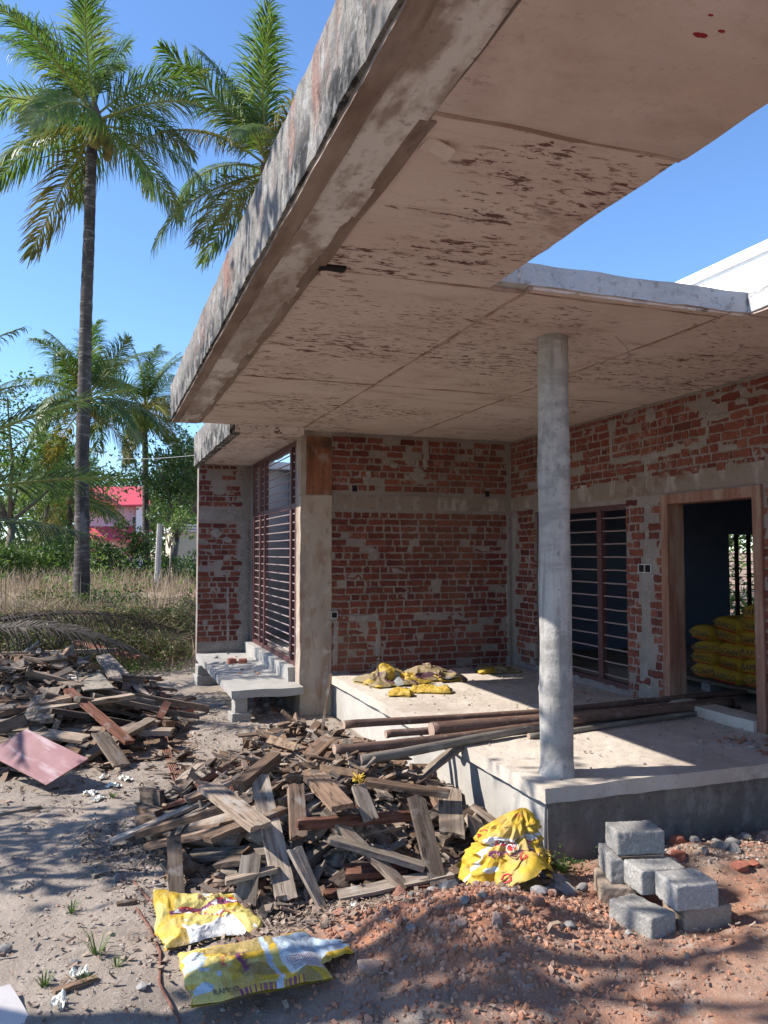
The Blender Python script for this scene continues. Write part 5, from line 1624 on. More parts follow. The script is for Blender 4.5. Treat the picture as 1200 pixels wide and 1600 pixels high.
def zg(x_, y_, d=.008): return (x_, y_, ground_h(x_, y_) + d)
rod([zg(.20, 4.55), zg(.27, 4.28), zg(.345, 4.02)], .006, 'rusty rod end lying left of the yellow and white sack')
rod([zg(.20, 4.2), zg(.25, 3.95), zg(.28, 3.7), zg(.26, 3.45), zg(.31, 3.2), zg(.33, 2.9)], .006, 'long bent dark rod running down left of the big flat sack')
cord_m = material('yellow_cord', (.62, .40, .06), rough=.6)
m = MB(); pts = []
for k in range(90):
    pts.append(Vector((.05 * nn(k * .33, 1), .05 * nn(k * .33, 7), .03 + .035 * nn(k * .33, 13))) * 1.6)
m.tube(pts, .0026, 5)
o = m.obj('cord_tangle', cord_m, smooth=True); o.location = (1.355, 4.235, .465); tag(o, 'tangle of thin yellow cord on top of the near timber heap', 'cord')

# ------------------------------------------------------------------ ground: one sheet to the horizon
ground_mat = material('sandy_ground', (.29, .242, .20), [
    layer(1.7, .42, .66, (.21, .175, .145), .85), layer(9, .54, .70, (.36, .31, .26), .7), layer(.9, .54, .66, (.29, .195, .14), .5),
    layer(30, .56, .70, (.21, .17, .14), .7), layer(90, .60, .70, (.46, .41, .36), .7)],
    bump=((12, .5, .03), (50, .6, .012), (190, .5, .004)),
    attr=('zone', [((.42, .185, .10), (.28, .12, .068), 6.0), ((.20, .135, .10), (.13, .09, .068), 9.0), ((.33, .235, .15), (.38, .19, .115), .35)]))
def axis(lo, hi, fine_lo, fine_hi, step):
    a = list(np.arange(fine_lo, fine_hi, step))
    x = fine_hi; s = step
    while x < hi: a.append(x); s *= 1.17; x += s
    a.append(hi)
    x = fine_lo; s = step; b = []
    while x > lo: s *= 1.17; x -= s; b.append(max(x, lo))
    return sorted(set(b + a))
gxs = axis(-900, 900, -1.6, 4.6, .035); gys = axis(-60, 1500, 2.6, 7.0, .035)
# keep the bank and the field at a medium step
gys = sorted(set([y for y in gys if y < 7.0 or y > 22] + list(np.arange(7.0, 10, .07)) + list(np.arange(10, 22, .16))))
V_, Z_ = [], []
for y in gys:
    for x in gxs:
        V_.append((x, y, ground_h(x, y)))
        soil = min(1, mound(x, y) * 9) if y < 4.2 else 0
        if y < 4.1 and x > 1.0: soil = max(soil, sstep(1.0, 1.5, x) * .75)
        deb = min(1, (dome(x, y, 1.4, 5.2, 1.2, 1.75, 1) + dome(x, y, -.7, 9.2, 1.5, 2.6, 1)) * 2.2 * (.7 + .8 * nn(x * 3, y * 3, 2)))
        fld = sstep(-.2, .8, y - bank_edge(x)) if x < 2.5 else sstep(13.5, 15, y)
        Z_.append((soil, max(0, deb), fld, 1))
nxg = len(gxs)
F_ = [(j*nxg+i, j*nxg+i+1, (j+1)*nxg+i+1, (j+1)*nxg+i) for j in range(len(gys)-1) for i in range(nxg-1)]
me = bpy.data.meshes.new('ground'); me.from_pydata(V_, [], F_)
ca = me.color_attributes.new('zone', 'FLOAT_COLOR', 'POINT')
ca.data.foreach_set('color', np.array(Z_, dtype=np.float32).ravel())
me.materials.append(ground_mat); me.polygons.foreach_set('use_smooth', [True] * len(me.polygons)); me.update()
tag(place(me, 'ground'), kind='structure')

# ------------------------------------------------------------------ gravel, chips and litter that nobody could count
ICO = [(0,0,1)] + [(.894*math.cos(2*math.pi*i/5), .894*math.sin(2*math.pi*i/5), .447) for i in range(5)] + [(.894*math.cos(2*math.pi*(i+.5)/5), .894*math.sin(2*math.pi*(i+.5)/5), -.447) for i in range(5)] + [(0,0,-1)]
ICF = [(0,1+i,1+(i+1)%5) for i in range(5)] + [(1+i,6+i,1+(i+1)%5) for i in range(5)] + [(1+(i+1)%5,6+i,6+(i+1)%5) for i in range(5)] + [(11,6+(i+1)%5,6+i) for i in range(5)]
def pebbles(name, n, fpos, smin, smax, mat, seed, flat=.6):
    r = random.Random(seed); m = MB()
    for _ in range(n):
        p = fpos(r)
        if p is None: continue
        x, y = p
        s = smin * (smax / smin) ** (r.random() ** 3.0)
        z = ground_h(x, y) + s * r.uniform(-.15, .25)
        a = r.uniform(0, 6.28); ca_, sa_ = math.cos(a), math.sin(a)
        sx, sy, sz = s * r.uniform(.7, 1.3), s * r.uniform(.6, 1), s * r.uniform(.4, .9) * flat / .6
        vs = []
        for (u, v, w_) in ICO:
            q = 1 + r.uniform(-.40, .28)
            u, v, w_ = u * sx * q, v * sy * q, w_ * sz * q
            vs.append((x + u * ca_ - v * sa_, y + u * sa_ + v * ca_, z + w_))
        m.add(vs, ICF)
    return tag(m.obj(name, mat), kind='stuff')
grav_mat = material('gravel_mix', (.3, .27, .24), [layer(40, .5, .7, (.24, .20, .17), .6)], island=[(.20, .18, .165), (.33, .27, .22), (.26, .22, .19), (.40, .35, .30), (.31, .20, .15), (.36, .31, .27)], bump=((90, .5, .004),))
soil_mat = material('soil_clods', (.3, .17, .12), [layer(40, .5, .7, (.23, .12, .085), .6)], island=[(.29, .13, .075), (.38, .185, .11), (.33, .16, .10), (.42, .25, .17), (.28, .195, .155), (.37, .155, .085)], bump=((90, .6, .005),))
def on_mound(r):
    x, y = r.gauss(1.6, .55), r.gauss(3.3, .28)
    return (x, y) if 2.55 < y < 3.62 and x > .95 else None
def right_soil(r):
    x, y = r.uniform(1.9, 4.2), r.uniform(2.5, 4.0)
    return (x, y)
def path(r):
    y = 2.75 + 8.5 * r.random() ** 1.8; x = r.uniform(-.16 * y - .1, .12 * y + .25)
    return (x, y)
def heap_foot(r):
    a = r.uniform(math.pi * .95, math.pi * 2.0); q = r.uniform(.75, 1.25)
    return (1.35 + 1.15 * q * math.cos(a), 5.3 + 1.5 * q * math.sin(a))
def under_ledge(r): return (r.uniform(.7, 2.3), r.uniform(7.3, 9.4))
pebbles('soil_clods', 9000, on_mound, .002, .020, soil_mat, 1, .8)
pebbles('soil_clods', 4200, right_soil, .002, .013, soil_mat, 2, .7)
pebbles('gravel', 9000, path, .002, .016, grav_mat, 3)
pebbles('soil_clods', 5000, lambda r: (r.gauss(1.5, .55), r.uniform(2.55, 3.4)), .002, .020, soil_mat, 7, .8)
pebbles('gravel', 1500, heap_foot, .004, .022, grav_mat, 4)
pebbles('gravel', 900, under_ledge, .006, .03, grav_mat, 5)
pebbles('gravel', 700, lambda r: (r.uniform(2.7, 4.2), r.uniform(3.6, 3.98)), .006, .026, grav_mat, 6)
def porch_dust():
    r = random.Random(9); m = MB()
    for _ in range(1100):
        x, y = r.uniform(2.45, 4.6), r.uniform(4.1, 8.4)
        if r.random() < .5: x = 4.62 - abs(r.gauss(0, .3)); 
        if x < 2.42: continue
        s = .003 * (5) ** (r.random() ** 2)
        vs = [(x + u*s*r.uniform(.7,1.3), y + v*s*r.uniform(.7,1.3), PF + .004 + s*.3 + w_*s*.6) for u, v, w_ in ICO]
        m.add(vs, ICF)
    tag(m.obj('floor_grit', grav_mat), kind='stuff')
porch_dust()
chip_mat = material('wood_chips', (.3, .2, .14), [layer(60, .5, .7, (.2, .13, .09), .5)], island=[(.14, .10, .075), (.25, .18, .135), (.33, .26, .20), (.17, .115, .08), (.28, .23, .19), (.11, .085, .07)], rough=.9)
def chips(n, fpos, smin, smax, seed, mat=chip_mat, name='wood_chips'):
    r = random.Random(seed); m = MB()
    for _ in range(n):
        p = fpos(r)
        if p is None: continue
        x, y = p; z = ground_h(x, y) + r.uniform(.004, .022)
        l = smin * (smax / smin) ** (r.random() ** 1.6); wd = l * r.uniform(.15, .5); th = r.uniform(.001, .004)
        e = Euler((r.gauss(0, .35), r.gauss(0, .35), r.uniform(0, 6.28))).to_matrix()
        cv = r.uniform(-.25, .25) * l
        pts = []
        for dz in (0, th):
            for (a, b, c) in ((-.5, -.5, 0), (0, -.5 * r.uniform(.6, 1.2), 1), (.5, -.4, 0), (.5, .4, 0), (0, .5 * r.uniform(.6, 1.2), 1), (-.5, .5, 0)):
                q = e @ Vector((a * l, b * wd, c * cv + dz)); pts.append((x + q.x, y + q.y, z + q.z))
        m.add(pts, [(0,5,4,1), (1,4,3,2), (6,7,10,11), (7,8,9,10), (0,1,7,6), (1,2,8,7), (2,3,9,8), (3,4,10,9), (4,5,11,10), (5,0,6,11)])
    return tag(m.obj(name, mat), kind='stuff')
chips(2400, heap_foot, .012, .07, 21)
chips(1500, lambda r: (r.gauss(.95, .35), r.gauss(3.82, .13)), .012, .06, 22)
chips(1300, lambda r: (r.uniform(-.5, .9), r.uniform(2.9, 8)), .006, .05, 23)
chips(900, lambda r: (r.uniform(.9, 3.8), r.uniform(2.6, 3.95)), .006, .04, 26)
chips(900, lambda r: (r.gauss(-.1, .6), r.gauss(8.2, 1.2)), .02, .11, 24)
chips(700, lambda r: (r.gauss(1.4, .45), r.gauss(5.4, .8)), .02, .12, 25)

def splinters(name, n, mats, lmin, lmax, wmin, wmax, seed, chunky):
    r = random.Random(seed); m = MB()
    for _ in range(n):
        if r.random() < .55: x, y, s = r.gauss(1.32, .46), r.gauss(5.1, .75), 1
        else: x, y, s = r.gauss(-.40, .62), r.gauss(8.9, 1.15), 1.45
        if x > 2.36 or (s == 1 and (x < .38 or y < 3.85)) or (s > 1 and (x > .8 or y < 6.9)): continue
        hgt = dome(x, y, 1.4, 5.4, 1.05, 1.55, .26) if s == 1 else dome(x, y, -.7, 9.2, 1.5, 2.6, .29)
        c = Vector((x, y, ground_h(x, y) + .012 + r.random() * hgt))
        if s == 1 and x > 1.15 and 4.6 < y < 5.8: c.z = min(c.z, .37 + .05 * r.random())
        l = (lmin + (lmax - lmin) * r.random() ** 1.6) * s; w_ = r.uniform(wmin, wmax) * s; th = r.uniform(.006, .02) if chunky else r.uniform(.004, .014)
        e = Euler((r.gauss(0, .45), r.gauss(0, .30), r.uniform(0, 6.28))).to_matrix()
        vs = []; sk = r.uniform(-.3, .3); mi = r.randrange(len(mats))
        for i in range(6):
            t = i / 5 - .5
            ww = w_ if chunky else max(.002, w_ * (1 - 1.5 * max(0, abs(t + r.uniform(-.06, .06)) - .22)))
            for (a, b) in ((-1, -1), (1, -1), (1, 1), (-1, 1)):
                vs.append(c + e @ Vector((t * l + (sk * a * w_ if i in (0, 5) else 0) + (r.uniform(-.006, .006) if i in (0, 5) else 0), a * ww * .5 + .005 * nn(i, l * 90), b * th * .5)))
        fs = [(4*i+j, 4*i+(j+1)%4, 4*i+4+(j+1)%4, 4*i+4+j) for i in range(5) for j in range(4)] + [(3,2,1,0), (20,21,22,23)]
        m.add(vs, fs, mi)
    tag(m.obj(name, mats), kind='stuff')
splinters('wood_splinters', 2200, [chip_mat], .05, .30, .008, .04, 31, False)
SCR = [material('scrap_grey', (.25, .205, .165), [layer(30, .44, .6, (.14, .115, .095), .9, det=8)], island=[(.21, .17, .135), (.31, .255, .205), (.14, .11, .085), (.26, .205, .16)], bump=((70, .5, .004),)),
       material('scrap_brown', (.19, .13, .09), [layer(30, .44, .6, (.10, .066, .046), .9, det=8)], island=[(.18, .115, .075), (.28, .19, .125), (.12, .08, .055), (.23, .13, .08)], bump=((70, .5, .004),))]
splinters('board_scraps', 2600, SCR, .08, .38, .025, .075, 37, True)

# ------------------------------------------------------------------ leaves
def leaf_mat(name, base, layers_, tr=.35, tint=(1.0, 1.25, .55), rough=.5, island=None):
    return material(name, base, layers_, rough=rough, spec=.35, translucent=(tr, tint), island=island, value_var=.12)
PALM_G = leaf_mat('palm_leaf', (.080, .135, .036), [layer(1.6, .42, .62, (.155, .20, .05), .85), layer(1.1, .52, .64, (.27, .28, .14), .75), layer(4, .6, .7, (.035, .075, .018), .6)], tr=.42, rough=.38)
PALM_Y = leaf_mat('palm_leaf_yellow', (.20, .18, .04), [layer(2, .40, .60, (.11, .14, .03), .9), layer(3, .60, .7, (.38, .22, .02), .7), layer(1.5, .58, .66, (.30, .27, .18), .7)], tr=.45, tint=(1.2, 1.0, .4))
PALM_D = leaf_mat('palm_leaf_dry', (.15, .115, .075), [layer(3, .45, .65, (.12, .085, .05), .8)], tr=.2, tint=(1, 1, 1), rough=.8)
PALM_B = leaf_mat('palm_leaf_bluish', (.055, .085, .05), [layer(2, .45, .66, (.11, .15, .075), .8)], tr=.28, rough=.33)
RACHIS = material('palm_rib', (.20, .22, .055), [layer(3, .5, .7, (.24, .17, .06), .7)], rough=.5)
TRUNK = material('palm_trunk', (.075, .064, .055), [layer((6, 6, 3), .45, .65, (.036, .031, .027), .9), layer((3, 3, 17), .54, .62, (.17, .155, .14), .75), layer((2, 2, 1), .62, .72, (.24, .225, .21), .6)],
                 bump=(((4, 4, 26), .7, .03), (40, .5, .01)))
def frond_mesh(name, L, e0, bend, ll, seed, mats, n=96, hang=.75, twist=0.0, ragged=0.0, wid=.033):
    """a feather palm frond in the XZ plane, leaving the origin along +X at elevation e0 and bending down by `bend` degrees"""
    r = random.Random(seed); m = MB()
    K = 26; P = [Vector((0, 0, 0))]; T = []
    for i in range(K):
        s = (i + .5) / K
        a = R(e0 - bend * s ** 1.35)
        t = Vector((math.cos(a), .10 * math.sin(s * 3 + seed) * s, math.sin(a))).normalized()
        T.append(t); P.append(P[-1] + t * (L / K))
    T.append(T[-1])
    m.tube(P, [.030 * (1 - .88 * i / K) * (L / 3.4) + .003 for i in range(K + 1)], 5, 2)
    tw = R(twist)
    for i in range(n):
        s = .13 + .87 * (i + .5) / n
        f = s * K; k = min(int(f), K - 1)
        p = P[k].lerp(P[k + 1], f - k); t = T[k]
        up = Vector((0, 1, 0)).cross(t) * -1
        for side in (-1, 1):
            if r.random() < ragged: continue
            lat = Vector((0, side, 0))
            la = lat * math.cos(tw * side) + up * (.30 - .25 * s + math.sin(tw))
            fa = R(28 + 34 * s + r.uniform(-13, 13))
            d = (la * math.cos(fa) + t * math.sin(fa)).normalized()
            l = ll * (.42 + .58 * math.sin(math.pi * min(1, .16 + s * .86))) * r.uniform(.72, 1.12)
            if s > .93: l *= .75
            h = hang * r.uniform(.45, 1.7)
            d1 = (d + Vector((0, r.uniform(-.08, .08), -h * .45))).normalized(); d2 = (d + Vector((0, r.uniform(-.12, .12), -h * 1.25))).normalized()
            d3 = (d + Vector((0, 0, -h * 2.2))).normalized()
            q = [p, p + d * l * .28, p + d * l * .28 + d1 * l * .30, p + d * l * .28 + d1 * l * .30 + d2 * l * .26]
            q.append(q[-1] + d3 * l * .16)
            wv = (t - d * t.dot(d)).normalized()
            ws = [wid * .5, wid, wid * .85, wid * .5, .004]
            b = []
            for j in range(5): b += [q[j] - wv * ws[j] / 2, q[j] + wv * ws[j] / 2]
            m.add(b, [(0,1,3,2), (2,3,5,4), (4,5,7,6)], 0); m.add(b[6:8] + b[8:10], [(0,1,3,2)], 1)
    return m.mesh(name, mats, True)
FR = {}
def fronds_for(key, L, ll, kinds):
    out = []
    for i, (e0, bend, kind, hang, rag) in enumerate(kinds):
        a = {'g': (PALM_G, PALM_G), 'gy': (PALM_G, PALM_Y), 'y': (PALM_Y, PALM_D), 'd': (PALM_D, PALM_D), 'b': (PALM_B, PALM_B)}[kind]
        out.append((e0, frond_mesh('frond', L * (1 if e0 < 70 else .9), e0, bend, ll, i * 7 + len(key), [a[0], a[1], RACHIS], hang=hang, ragged=rag)))
    return out
BIG = fronds_for('big', 3.4, 1.02, [(82, 26, 'g', .4, .02), (70, 44, 'g', .55, .02), (57, 60, 'gy', .75, .03), (44, 72, 'g', .95, .06), (28, 78, 'g', 1.2, .05), (14, 70, 'gy', 1.5, .06), (-2, 62, 'gy', 1.7, .10), (-20, 48, 'gy', 1.7, .14), (-42, 34, 'y', 1.5, .25)])
trunk_rings = lambda z: 1 + .035 * abs(math.sin(z * 15))
YEL = fronds_for('yellow', 3.5, 1.0, [(80, 28, 'g', .5, .03), (66, 46, 'gy', .6, .03), (52, 62, 'g', .8, .04), (38, 74, 'y', 1.0, .05), (22, 76, 'gy', 1.3, .08), (6, 66, 'y', 1.6, .1), (-14, 52, 'gy', 1.7, .15), (-40, 34, 'y', 1.5, .25)])
def palm(name, label, base, crown, r0, r1, n, scale=1.0, seed=1, lean=(0, 0), order=None, coconuts=8, group='coconut palms', fset=BIG, bow=.0):
    r = random.Random(seed)
    root = thing(name, label, 'palm tree', base, group=group)
    B, Cw = Vector((0, 0, 0)), Vector(crown) - Vector(base)
    m = MB(); pts, rad = [], []
    N_ = 70
    for i in range(N_ + 1):
        s = i / N_
        p = B.lerp(Cw, s) + Vector((bow * math.sin(math.pi * s) + .03 * nn(s * 5, seed), .03 * nn(s * 5, seed + 4), 0))
        pts.append(p); rad.append((r0 * .9 + (r1 - r0 * .9) * s + r0 * .35 * math.exp(-s * 22)) * (1 + .05 * (i % 2)) * (1 + .05 * nn(s * 30, seed)))
    m.tube(pts, rad, 14); m.obj('trunk', TRUNK, root, smooth=True)
    for i in range(n):
        az = i * 2.39996 + r.uniform(-.25, .25) + seed
        q = i / n
        k = min(len(fset) - 1, max(0, int(q * len(fset) + r.uniform(-.6, .6))))
        o = place(fset[k][1], 'frond', Cw + Vector((0, 0, .12 - .35 * q)), Euler((r.uniform(-.6, .6), r.uniform(-.14, .14), az + r.uniform(-.2, .2))), root)
        s_ = scale * r.uniform(.86, 1.08); o.scale = (s_, s_ * r.choice((-1, 1)), s_)
    m = MB()                                            # fibre sheath at the crown's heart
    m.tube([Cw + Vector((0, 0, -.35)), Cw + Vector((0, 0, -.05)), Cw + Vector((0, 0, .35))], [r1 * 1.1, r1 * 1.9, r1 * .5], 10)
    m.obj('crown_sheath', PALM_D, root, smooth=True)
    for i in range(coconuts):
        a = r.uniform(-2.2, .8)
        bm = bmesh.new(); bmesh.ops.create_uvsphere(bm, u_segments=10, v_segments=8, radius=.12 * scale)
        me_ = bpy.data.meshes.new('coconut'); bm.to_mesh(me_); bm.free(); me_.materials.append(nut_mat)
        me_.polygons.foreach_set('use_smooth', [True] * len(me_.polygons))
        o = place(me_, 'coconut', Cw + Vector((.33 * math.cos(a) * scale, .33 * math.sin(a) * scale, -.32 - r.uniform(0, .35))), parent=root); o.scale = (.9, .9, 1.15)
    return root
nut_mat = material('coconut_husk', (.16, .15, .05), [layer(6, .5, .7, (.24, .18, .07), .7)], rough=.5)
palm('coconut_palm', 'tall coconut palm with a dark bare trunk standing on the bank left of the house', (-.31, 17, .50), (-.25, 17, 10.6), .165, .10, 21, .93, seed=4, bow=-.06)
palm('coconut_palm', 'tall coconut palm with yellowing fronds half hidden behind the roof edge', (3.3, 18, .58), (3.55, 18, 10.7), .18, .11, 20, .95, seed=9, bow=.1, fset=YEL)
palm('coconut_palm', 'yellowish coconut palm beyond the field left of the bay, right of the dark trunk', (1.84, 34, .6), (1.66, 34, 7.6), .17, .11, 22, .92, seed=13, fset=YEL)
palm('coconut_palm', 'coconut palm beyond the field with its crown behind the dark trunk', (-.60, 30, .6), (-.48, 30, 7.2), .17, .12, 22, .95, seed=21)
palm('coconut_palm', 'small distant coconut palm near the left edge, left of the dark trunk', (-2.6, 44, .6), (-2.5, 44, 5.8), .16, .11, 18, .9, seed=5, coconuts=0)
palm('coconut_palm', 'low distant coconut palm just left of the dark trunk, above the hedge', (-1.35, 40, .6), (-1.3, 40, 4.3), .16, .11, 18, .85, seed=31, coconuts=0)
# the young palm out of the picture on the left, its fronds reaching in
yp = thing('young_palm', 'young coconut palm at the left edge, its long fronds reaching in over the left heap', 'palm tree', (-3.0, 10.2, 0.0), group='coconut palms')
m = MB(); m.tube([(0, 0, -.2), (0, 0, .8), (0, 0, 1.7), (0, 0, 2.2)], [.24, .17, .15, .06], 12); m.obj('trunk', TRUNK, yp, smooth=True)
for i, (az, e0, bend, L, hang, roll, kind) in enumerate([(-2, 42, 24, 4.0, .35, -30, 'b'), (1, 30, 24, 3.7, .30, -55, 'b'), (-6, 8, 26, 3.0, 1.0, 20, 'b'), (6, 66, 40, 3.3, .6, 0, 'b'), (-12, 54, 44, 2.8, .7, 0, 'b'),
                                             (60, 40, 60, 3.4, .8, 0, 'b'), (110, 30, 60, 3.4, .8, 0, 'b'), (160, 45, 60, 3.3, .8, 0, 'b'), (210, 35, 60, 3.3, .8, 0, 'b'), (255, 45, 60, 3.2, .8, 0, 'b'), (300, 55, 50, 3.0, .8, 0, 'b'), (30, 70, 40, 3.2, .6, 0, 'b')]):
    me_ = frond_mesh('frond', L, e0, bend, .46, 60 + i, [PALM_B, PALM_B, RACHIS], n=110, hang=hang * 1.5, wid=.021, ragged=.16)
    place(me_, 'frond', (0, 0, 2.05), Euler((R(roll), 0, R(az))), yp)
DRYF = leaf_mat('fallen_palm_leaf', (.085, .072, .06), [layer(3, .45, .65, (.05, .042, .036), .8), layer(2, .58, .68, (.17, .14, .11), .7)], tr=.1, tint=(1, 1, 1), rough=.8)
# a fallen dry frond on the left heap's far side
me_ = frond_mesh('fallen_frond', 2.9, 14, 34, .85, 99, [DRYF, DRYF, DRYF], n=120, hang=1.0, ragged=.12, wid=.020)
o = place(me_, 'fallen_frond', (-1.75, 12.2, .72), Euler((R(-8), R(2), R(4)))); tag(o, 'dry grey fallen palm frond lying behind the left timber heap', 'palm frond')
me_ = frond_mesh('fallen_frond', 2.6, 16, 50, .75, 98, [DRYF, DRYF, DRYF], n=110, hang=1.3, ragged=.18, wid=.020)
o = place(me_, 'fallen_frond', (-1.9, 11.5, .62), Euler((R(10), 0, R(-8)))); tag(o, 'second dry frond drooping over the back of the left timber heap', 'palm frond')

# ------------------------------------------------------------------ broadleaf trees and bushes
BARK = material('tree_bark', (.16, .135, .11), [layer((8, 8, 3), .45, .66, (.09, .075, .06), .9), layer(5, .6, .7, (.26, .24, .21), .6)], bump=((20, .6, .02),))
def leaves_in(m, centers, per, spread, size, r, mi_f=lambda r: 0):
    for c in centers:
        for _ in range(per):
            p = Vector((c[0] + r.gauss(0, spread), c[1] + r.gauss(0, spread), c[2] + r.gauss(0, spread * .75)))
            n = Vector((r.gauss(0, 1), r.gauss(0, 1), r.gauss(.5, 1))).normalized()
            a = n.cross(Vector((r.gauss(0, 1), r.gauss(0, 1), r.gauss(0, 1)))).normalized(); b = n.cross(a)
            l = size * r.uniform(.6, 1.3); w_ = l * r.uniform(.32, .5)
            m.add([p, p + a * l * .5 + b * w_ * .5 - n * l * .04, p + a * l, p + a * l * .5 - b * w_ * .5 - n * l * .04], [(0, 1, 2, 3)], mi_f(r))
LEAFSETS = {
    'dark': [(.030, .062, .016), (.045, .085, .022), (.060, .105, .028), (.085, .13, .035)],
    'mid': [(.050, .095, .022), (.075, .13, .03), (.10, .16, .04), (.13, .18, .05)],
    'light': [(.09, .15, .03), (.13, .19, .045), (.17, .22, .06), (.12, .16, .04)],
    'olive': [(.085, .095, .035), (.13, .125, .05), (.16, .14, .07), (.06, .075, .028)],
    'dry': [(.20, .155, .09), (.27, .21, .125), (.14, .12, .06), (.32, .26, .165)]}
LM = {k: leaf_mat('foliage_' + k, (.06, .1, .03), [], tr=.35, island=v) for k, v in LEAFSETS.items()}
def tree(name, label, x, y, h, cr, tr_, kind, nleaf, size, seed, cat='tree', group=None, low=.35, forks=5):
    r = random.Random(seed); gz_ = ground_h(x, y) - .05
    root = thing(name, label, cat, (x, y, gz_), group=group)
    m = MB(); tips = []
    hb = h * low
    m.tube([(0, 0, 0), (.03 * h * r.uniform(-1, 1), 0, hb * .5), (.04 * h * r.uniform(-1, 1), .02 * h, hb)], [tr_, tr_ * .8, tr_ * .7], 8)
    top = Vector(m.v[-1]); top = Vector((0, 0, hb))
    for i in range(forks):
        a = i * 6.283 / forks + r.uniform(-.5, .5); el = r.uniform(.5, 1.3)
        L = (h - hb) * r.uniform(.55, .9)
        d = Vector((math.cos(a) * math.cos(el), math.sin(a) * math.cos(el), math.sin(el)))
        p1 = top + d * L * .45 + Vector((0, 0, L * .06)); p2 = p1 + (d + Vector((r.gauss(0, .25), r.gauss(0, .25), .25))).normalized() * L * .5
        m.tube([top - Vector((0, 0, .1)), p1, p2], [tr_ * .5, tr_ * .3, tr_ * .12], 6)
        tips += [p1, p2]
        for _ in range(4):
            b = p1.lerp(p2, r.random()); d2 = Vector((r.gauss(0, 1), r.gauss(0, 1), r.gauss(.2, .7))).normalized()
            e = b + d2 * cr * r.uniform(.35, .8)
            m.tube([b, b.lerp(e, .5) + Vector((0, 0, .05)), e], [tr_ * .16, tr_ * .1, tr_ * .05], 5); tips += [e, b.lerp(e, .6)]
    m.obj('trunk', BARK, root, smooth=True)
    cs = []
    for t in tips:
        for _ in range(3): cs.append(t + Vector((r.gauss(0, .22), r.gauss(0, .22), r.gauss(0, .2))) * cr)
    m = MB(); leaves_in(m, cs, max(4, nleaf // len(cs)), cr * .13, size, r); m.obj('crown', LM[kind], root)
    return root
def bush(name, label, x, y, rx, ry, h, kind, nleaf, size, seed, group=None, flowers=None, z0=None):
    r = random.Random(seed); g_ = ground_h(x, y) - .03 if z0 is None else z0
    root = thing(name, label, 'bush', (x, y, g_), group=group)
    m = MB(); cs = []
    for _ in range(34):
        a = r.uniform(0, 6.283); q = math.sqrt(r.random()); zz = h * r.uniform(.12, .95) * (1 - .45 * q * q)
        e = Vector((rx * q * math.cos(a), ry * q * math.sin(a), zz)); cs.append(e)
        if len(cs) % 2: m.tube([(e.x * .2, e.y * .2, 0), (e.x * .6, e.y * .6, zz * .55), tuple(e)], [.03 * h * .35, .02 * h * .3, .006 * h], 5)
    m.obj('stem', BARK, root, smooth=True)
    m = MB(); leaves_in(m, cs, nleaf // 34, min(rx, ry, h) * .20, size, r); m.obj('foliage', LM[kind], root)
    if flowers:
        m = MB(); leaves_in(m, [c for c in cs if c.z > h * .5], 16, min(rx, h) * .2, size * .8, r); m.obj('flowers', flowers, root)['kind'] = 'stuff'
    return root
tree('broadleaf_tree', 'dark leafed tree with several bare stems beyond the field, against the bay wall', 2.75, 31, 6.0, 1.7, .13, 'dark', 5200, .17, 3, low=.3, forks=6)
tree('broadleaf_tree', 'thin leafed tree right behind the roof corner, beyond the field', 4.3, 36, 7.4, 2.0, .15, 'mid', 4200, .18, 8, low=.35)
tree('broadleaf_tree', 'tall green tree at the left edge beyond the field', -3.1, 32, 7.8, 2.2, .18, 'mid', 5200, .19, 12, low=.3)
tree('broadleaf_tree', 'light green tree between the left edge and the dark trunk, behind the hedge', -1.7, 46, 6.4, 2.2, .16, 'light', 4200, .22, 14, low=.3)
tree('broadleaf_tree', 'dark tree behind the pink house', 1.2, 74, 9.5, 3.6, .3, 'dark', 4200, .36, 16, low=.3)
tree('broadleaf_tree', 'dark tree left of the pink house', -3.4, 66, 8.5, 3.4, .3, 'dark', 4200, .34, 18, low=.3)
tree('broadleaf_tree', 'mid green tree right of the pink house', 5.3, 70, 9.0, 3.4, .3, 'mid', 4200, .36, 19, low=.3)
tree('broadleaf_tree', 'slim young tree with yellow green leaves in front of the pink house corner', 2.15, 27, 3.2, .7, .045, 'light', 900, .13, 24, low=.45, forks=4)
PINKF = leaf_mat('bougainvillea_flower', (.42, .08, .10), [], tr=.3, tint=(1, .9, .9))
bush('flowering_bush', 'round green bush with reddish flowers in front of the pink house', .62, 30, 1.15, .9, 2.35, 'mid', 4200, .15, 5, flowers=PINKF)
bush('green_bush', 'low green bush at the foot of the stemmed tree', 2.3, 29, .8, .7, 1.2, 'mid', 1500, .13, 6)
bush('green_bush', 'dark green bush at the right end of the field before the bay wall', 3.3, 27, .8, .7, 1.3, 'dark', 1500, .13, 7)
for i, (x, y, rx, h, k, lb) in enumerate([(-3.6, 29, 1.2, 1.9, 'mid', 'wide green bush at the left edge of the field'), (-2.2, 30, 1.1, 1.6, 'light', 'yellow green bush next to the wide one at the left edge of the field'),
                                  (-1.3, 31, .9, 2.3, 'mid', 'taller green bush just left of the dark trunk'), (-4.4, 33, 1.6, 3.0, 'dark', 'tall dark bush behind the left edge of the field'), (-.6, 36, 1.3, 2.4, 'light', 'light bush far behind the dark trunk'), (-2.6, 37, 1.6, 3.0, 'dark', 'dark bush behind the yellow green one')]):
    bush('green_bush', lb, x, y, rx, rx * .8, h, k, 2200, .15, 50 + i)
bush('green_bush', 'low dark bush at the foot of the tall dark trunk on the bank', .25, 16.6, .7, .5, .55, 'dark', 1800, .07, 61)
bush('green_bush', 'small olive bush left of the foot of the tall dark trunk', -.95, 16.9, .6, .5, .5, 'olive', 1500, .07, 62)
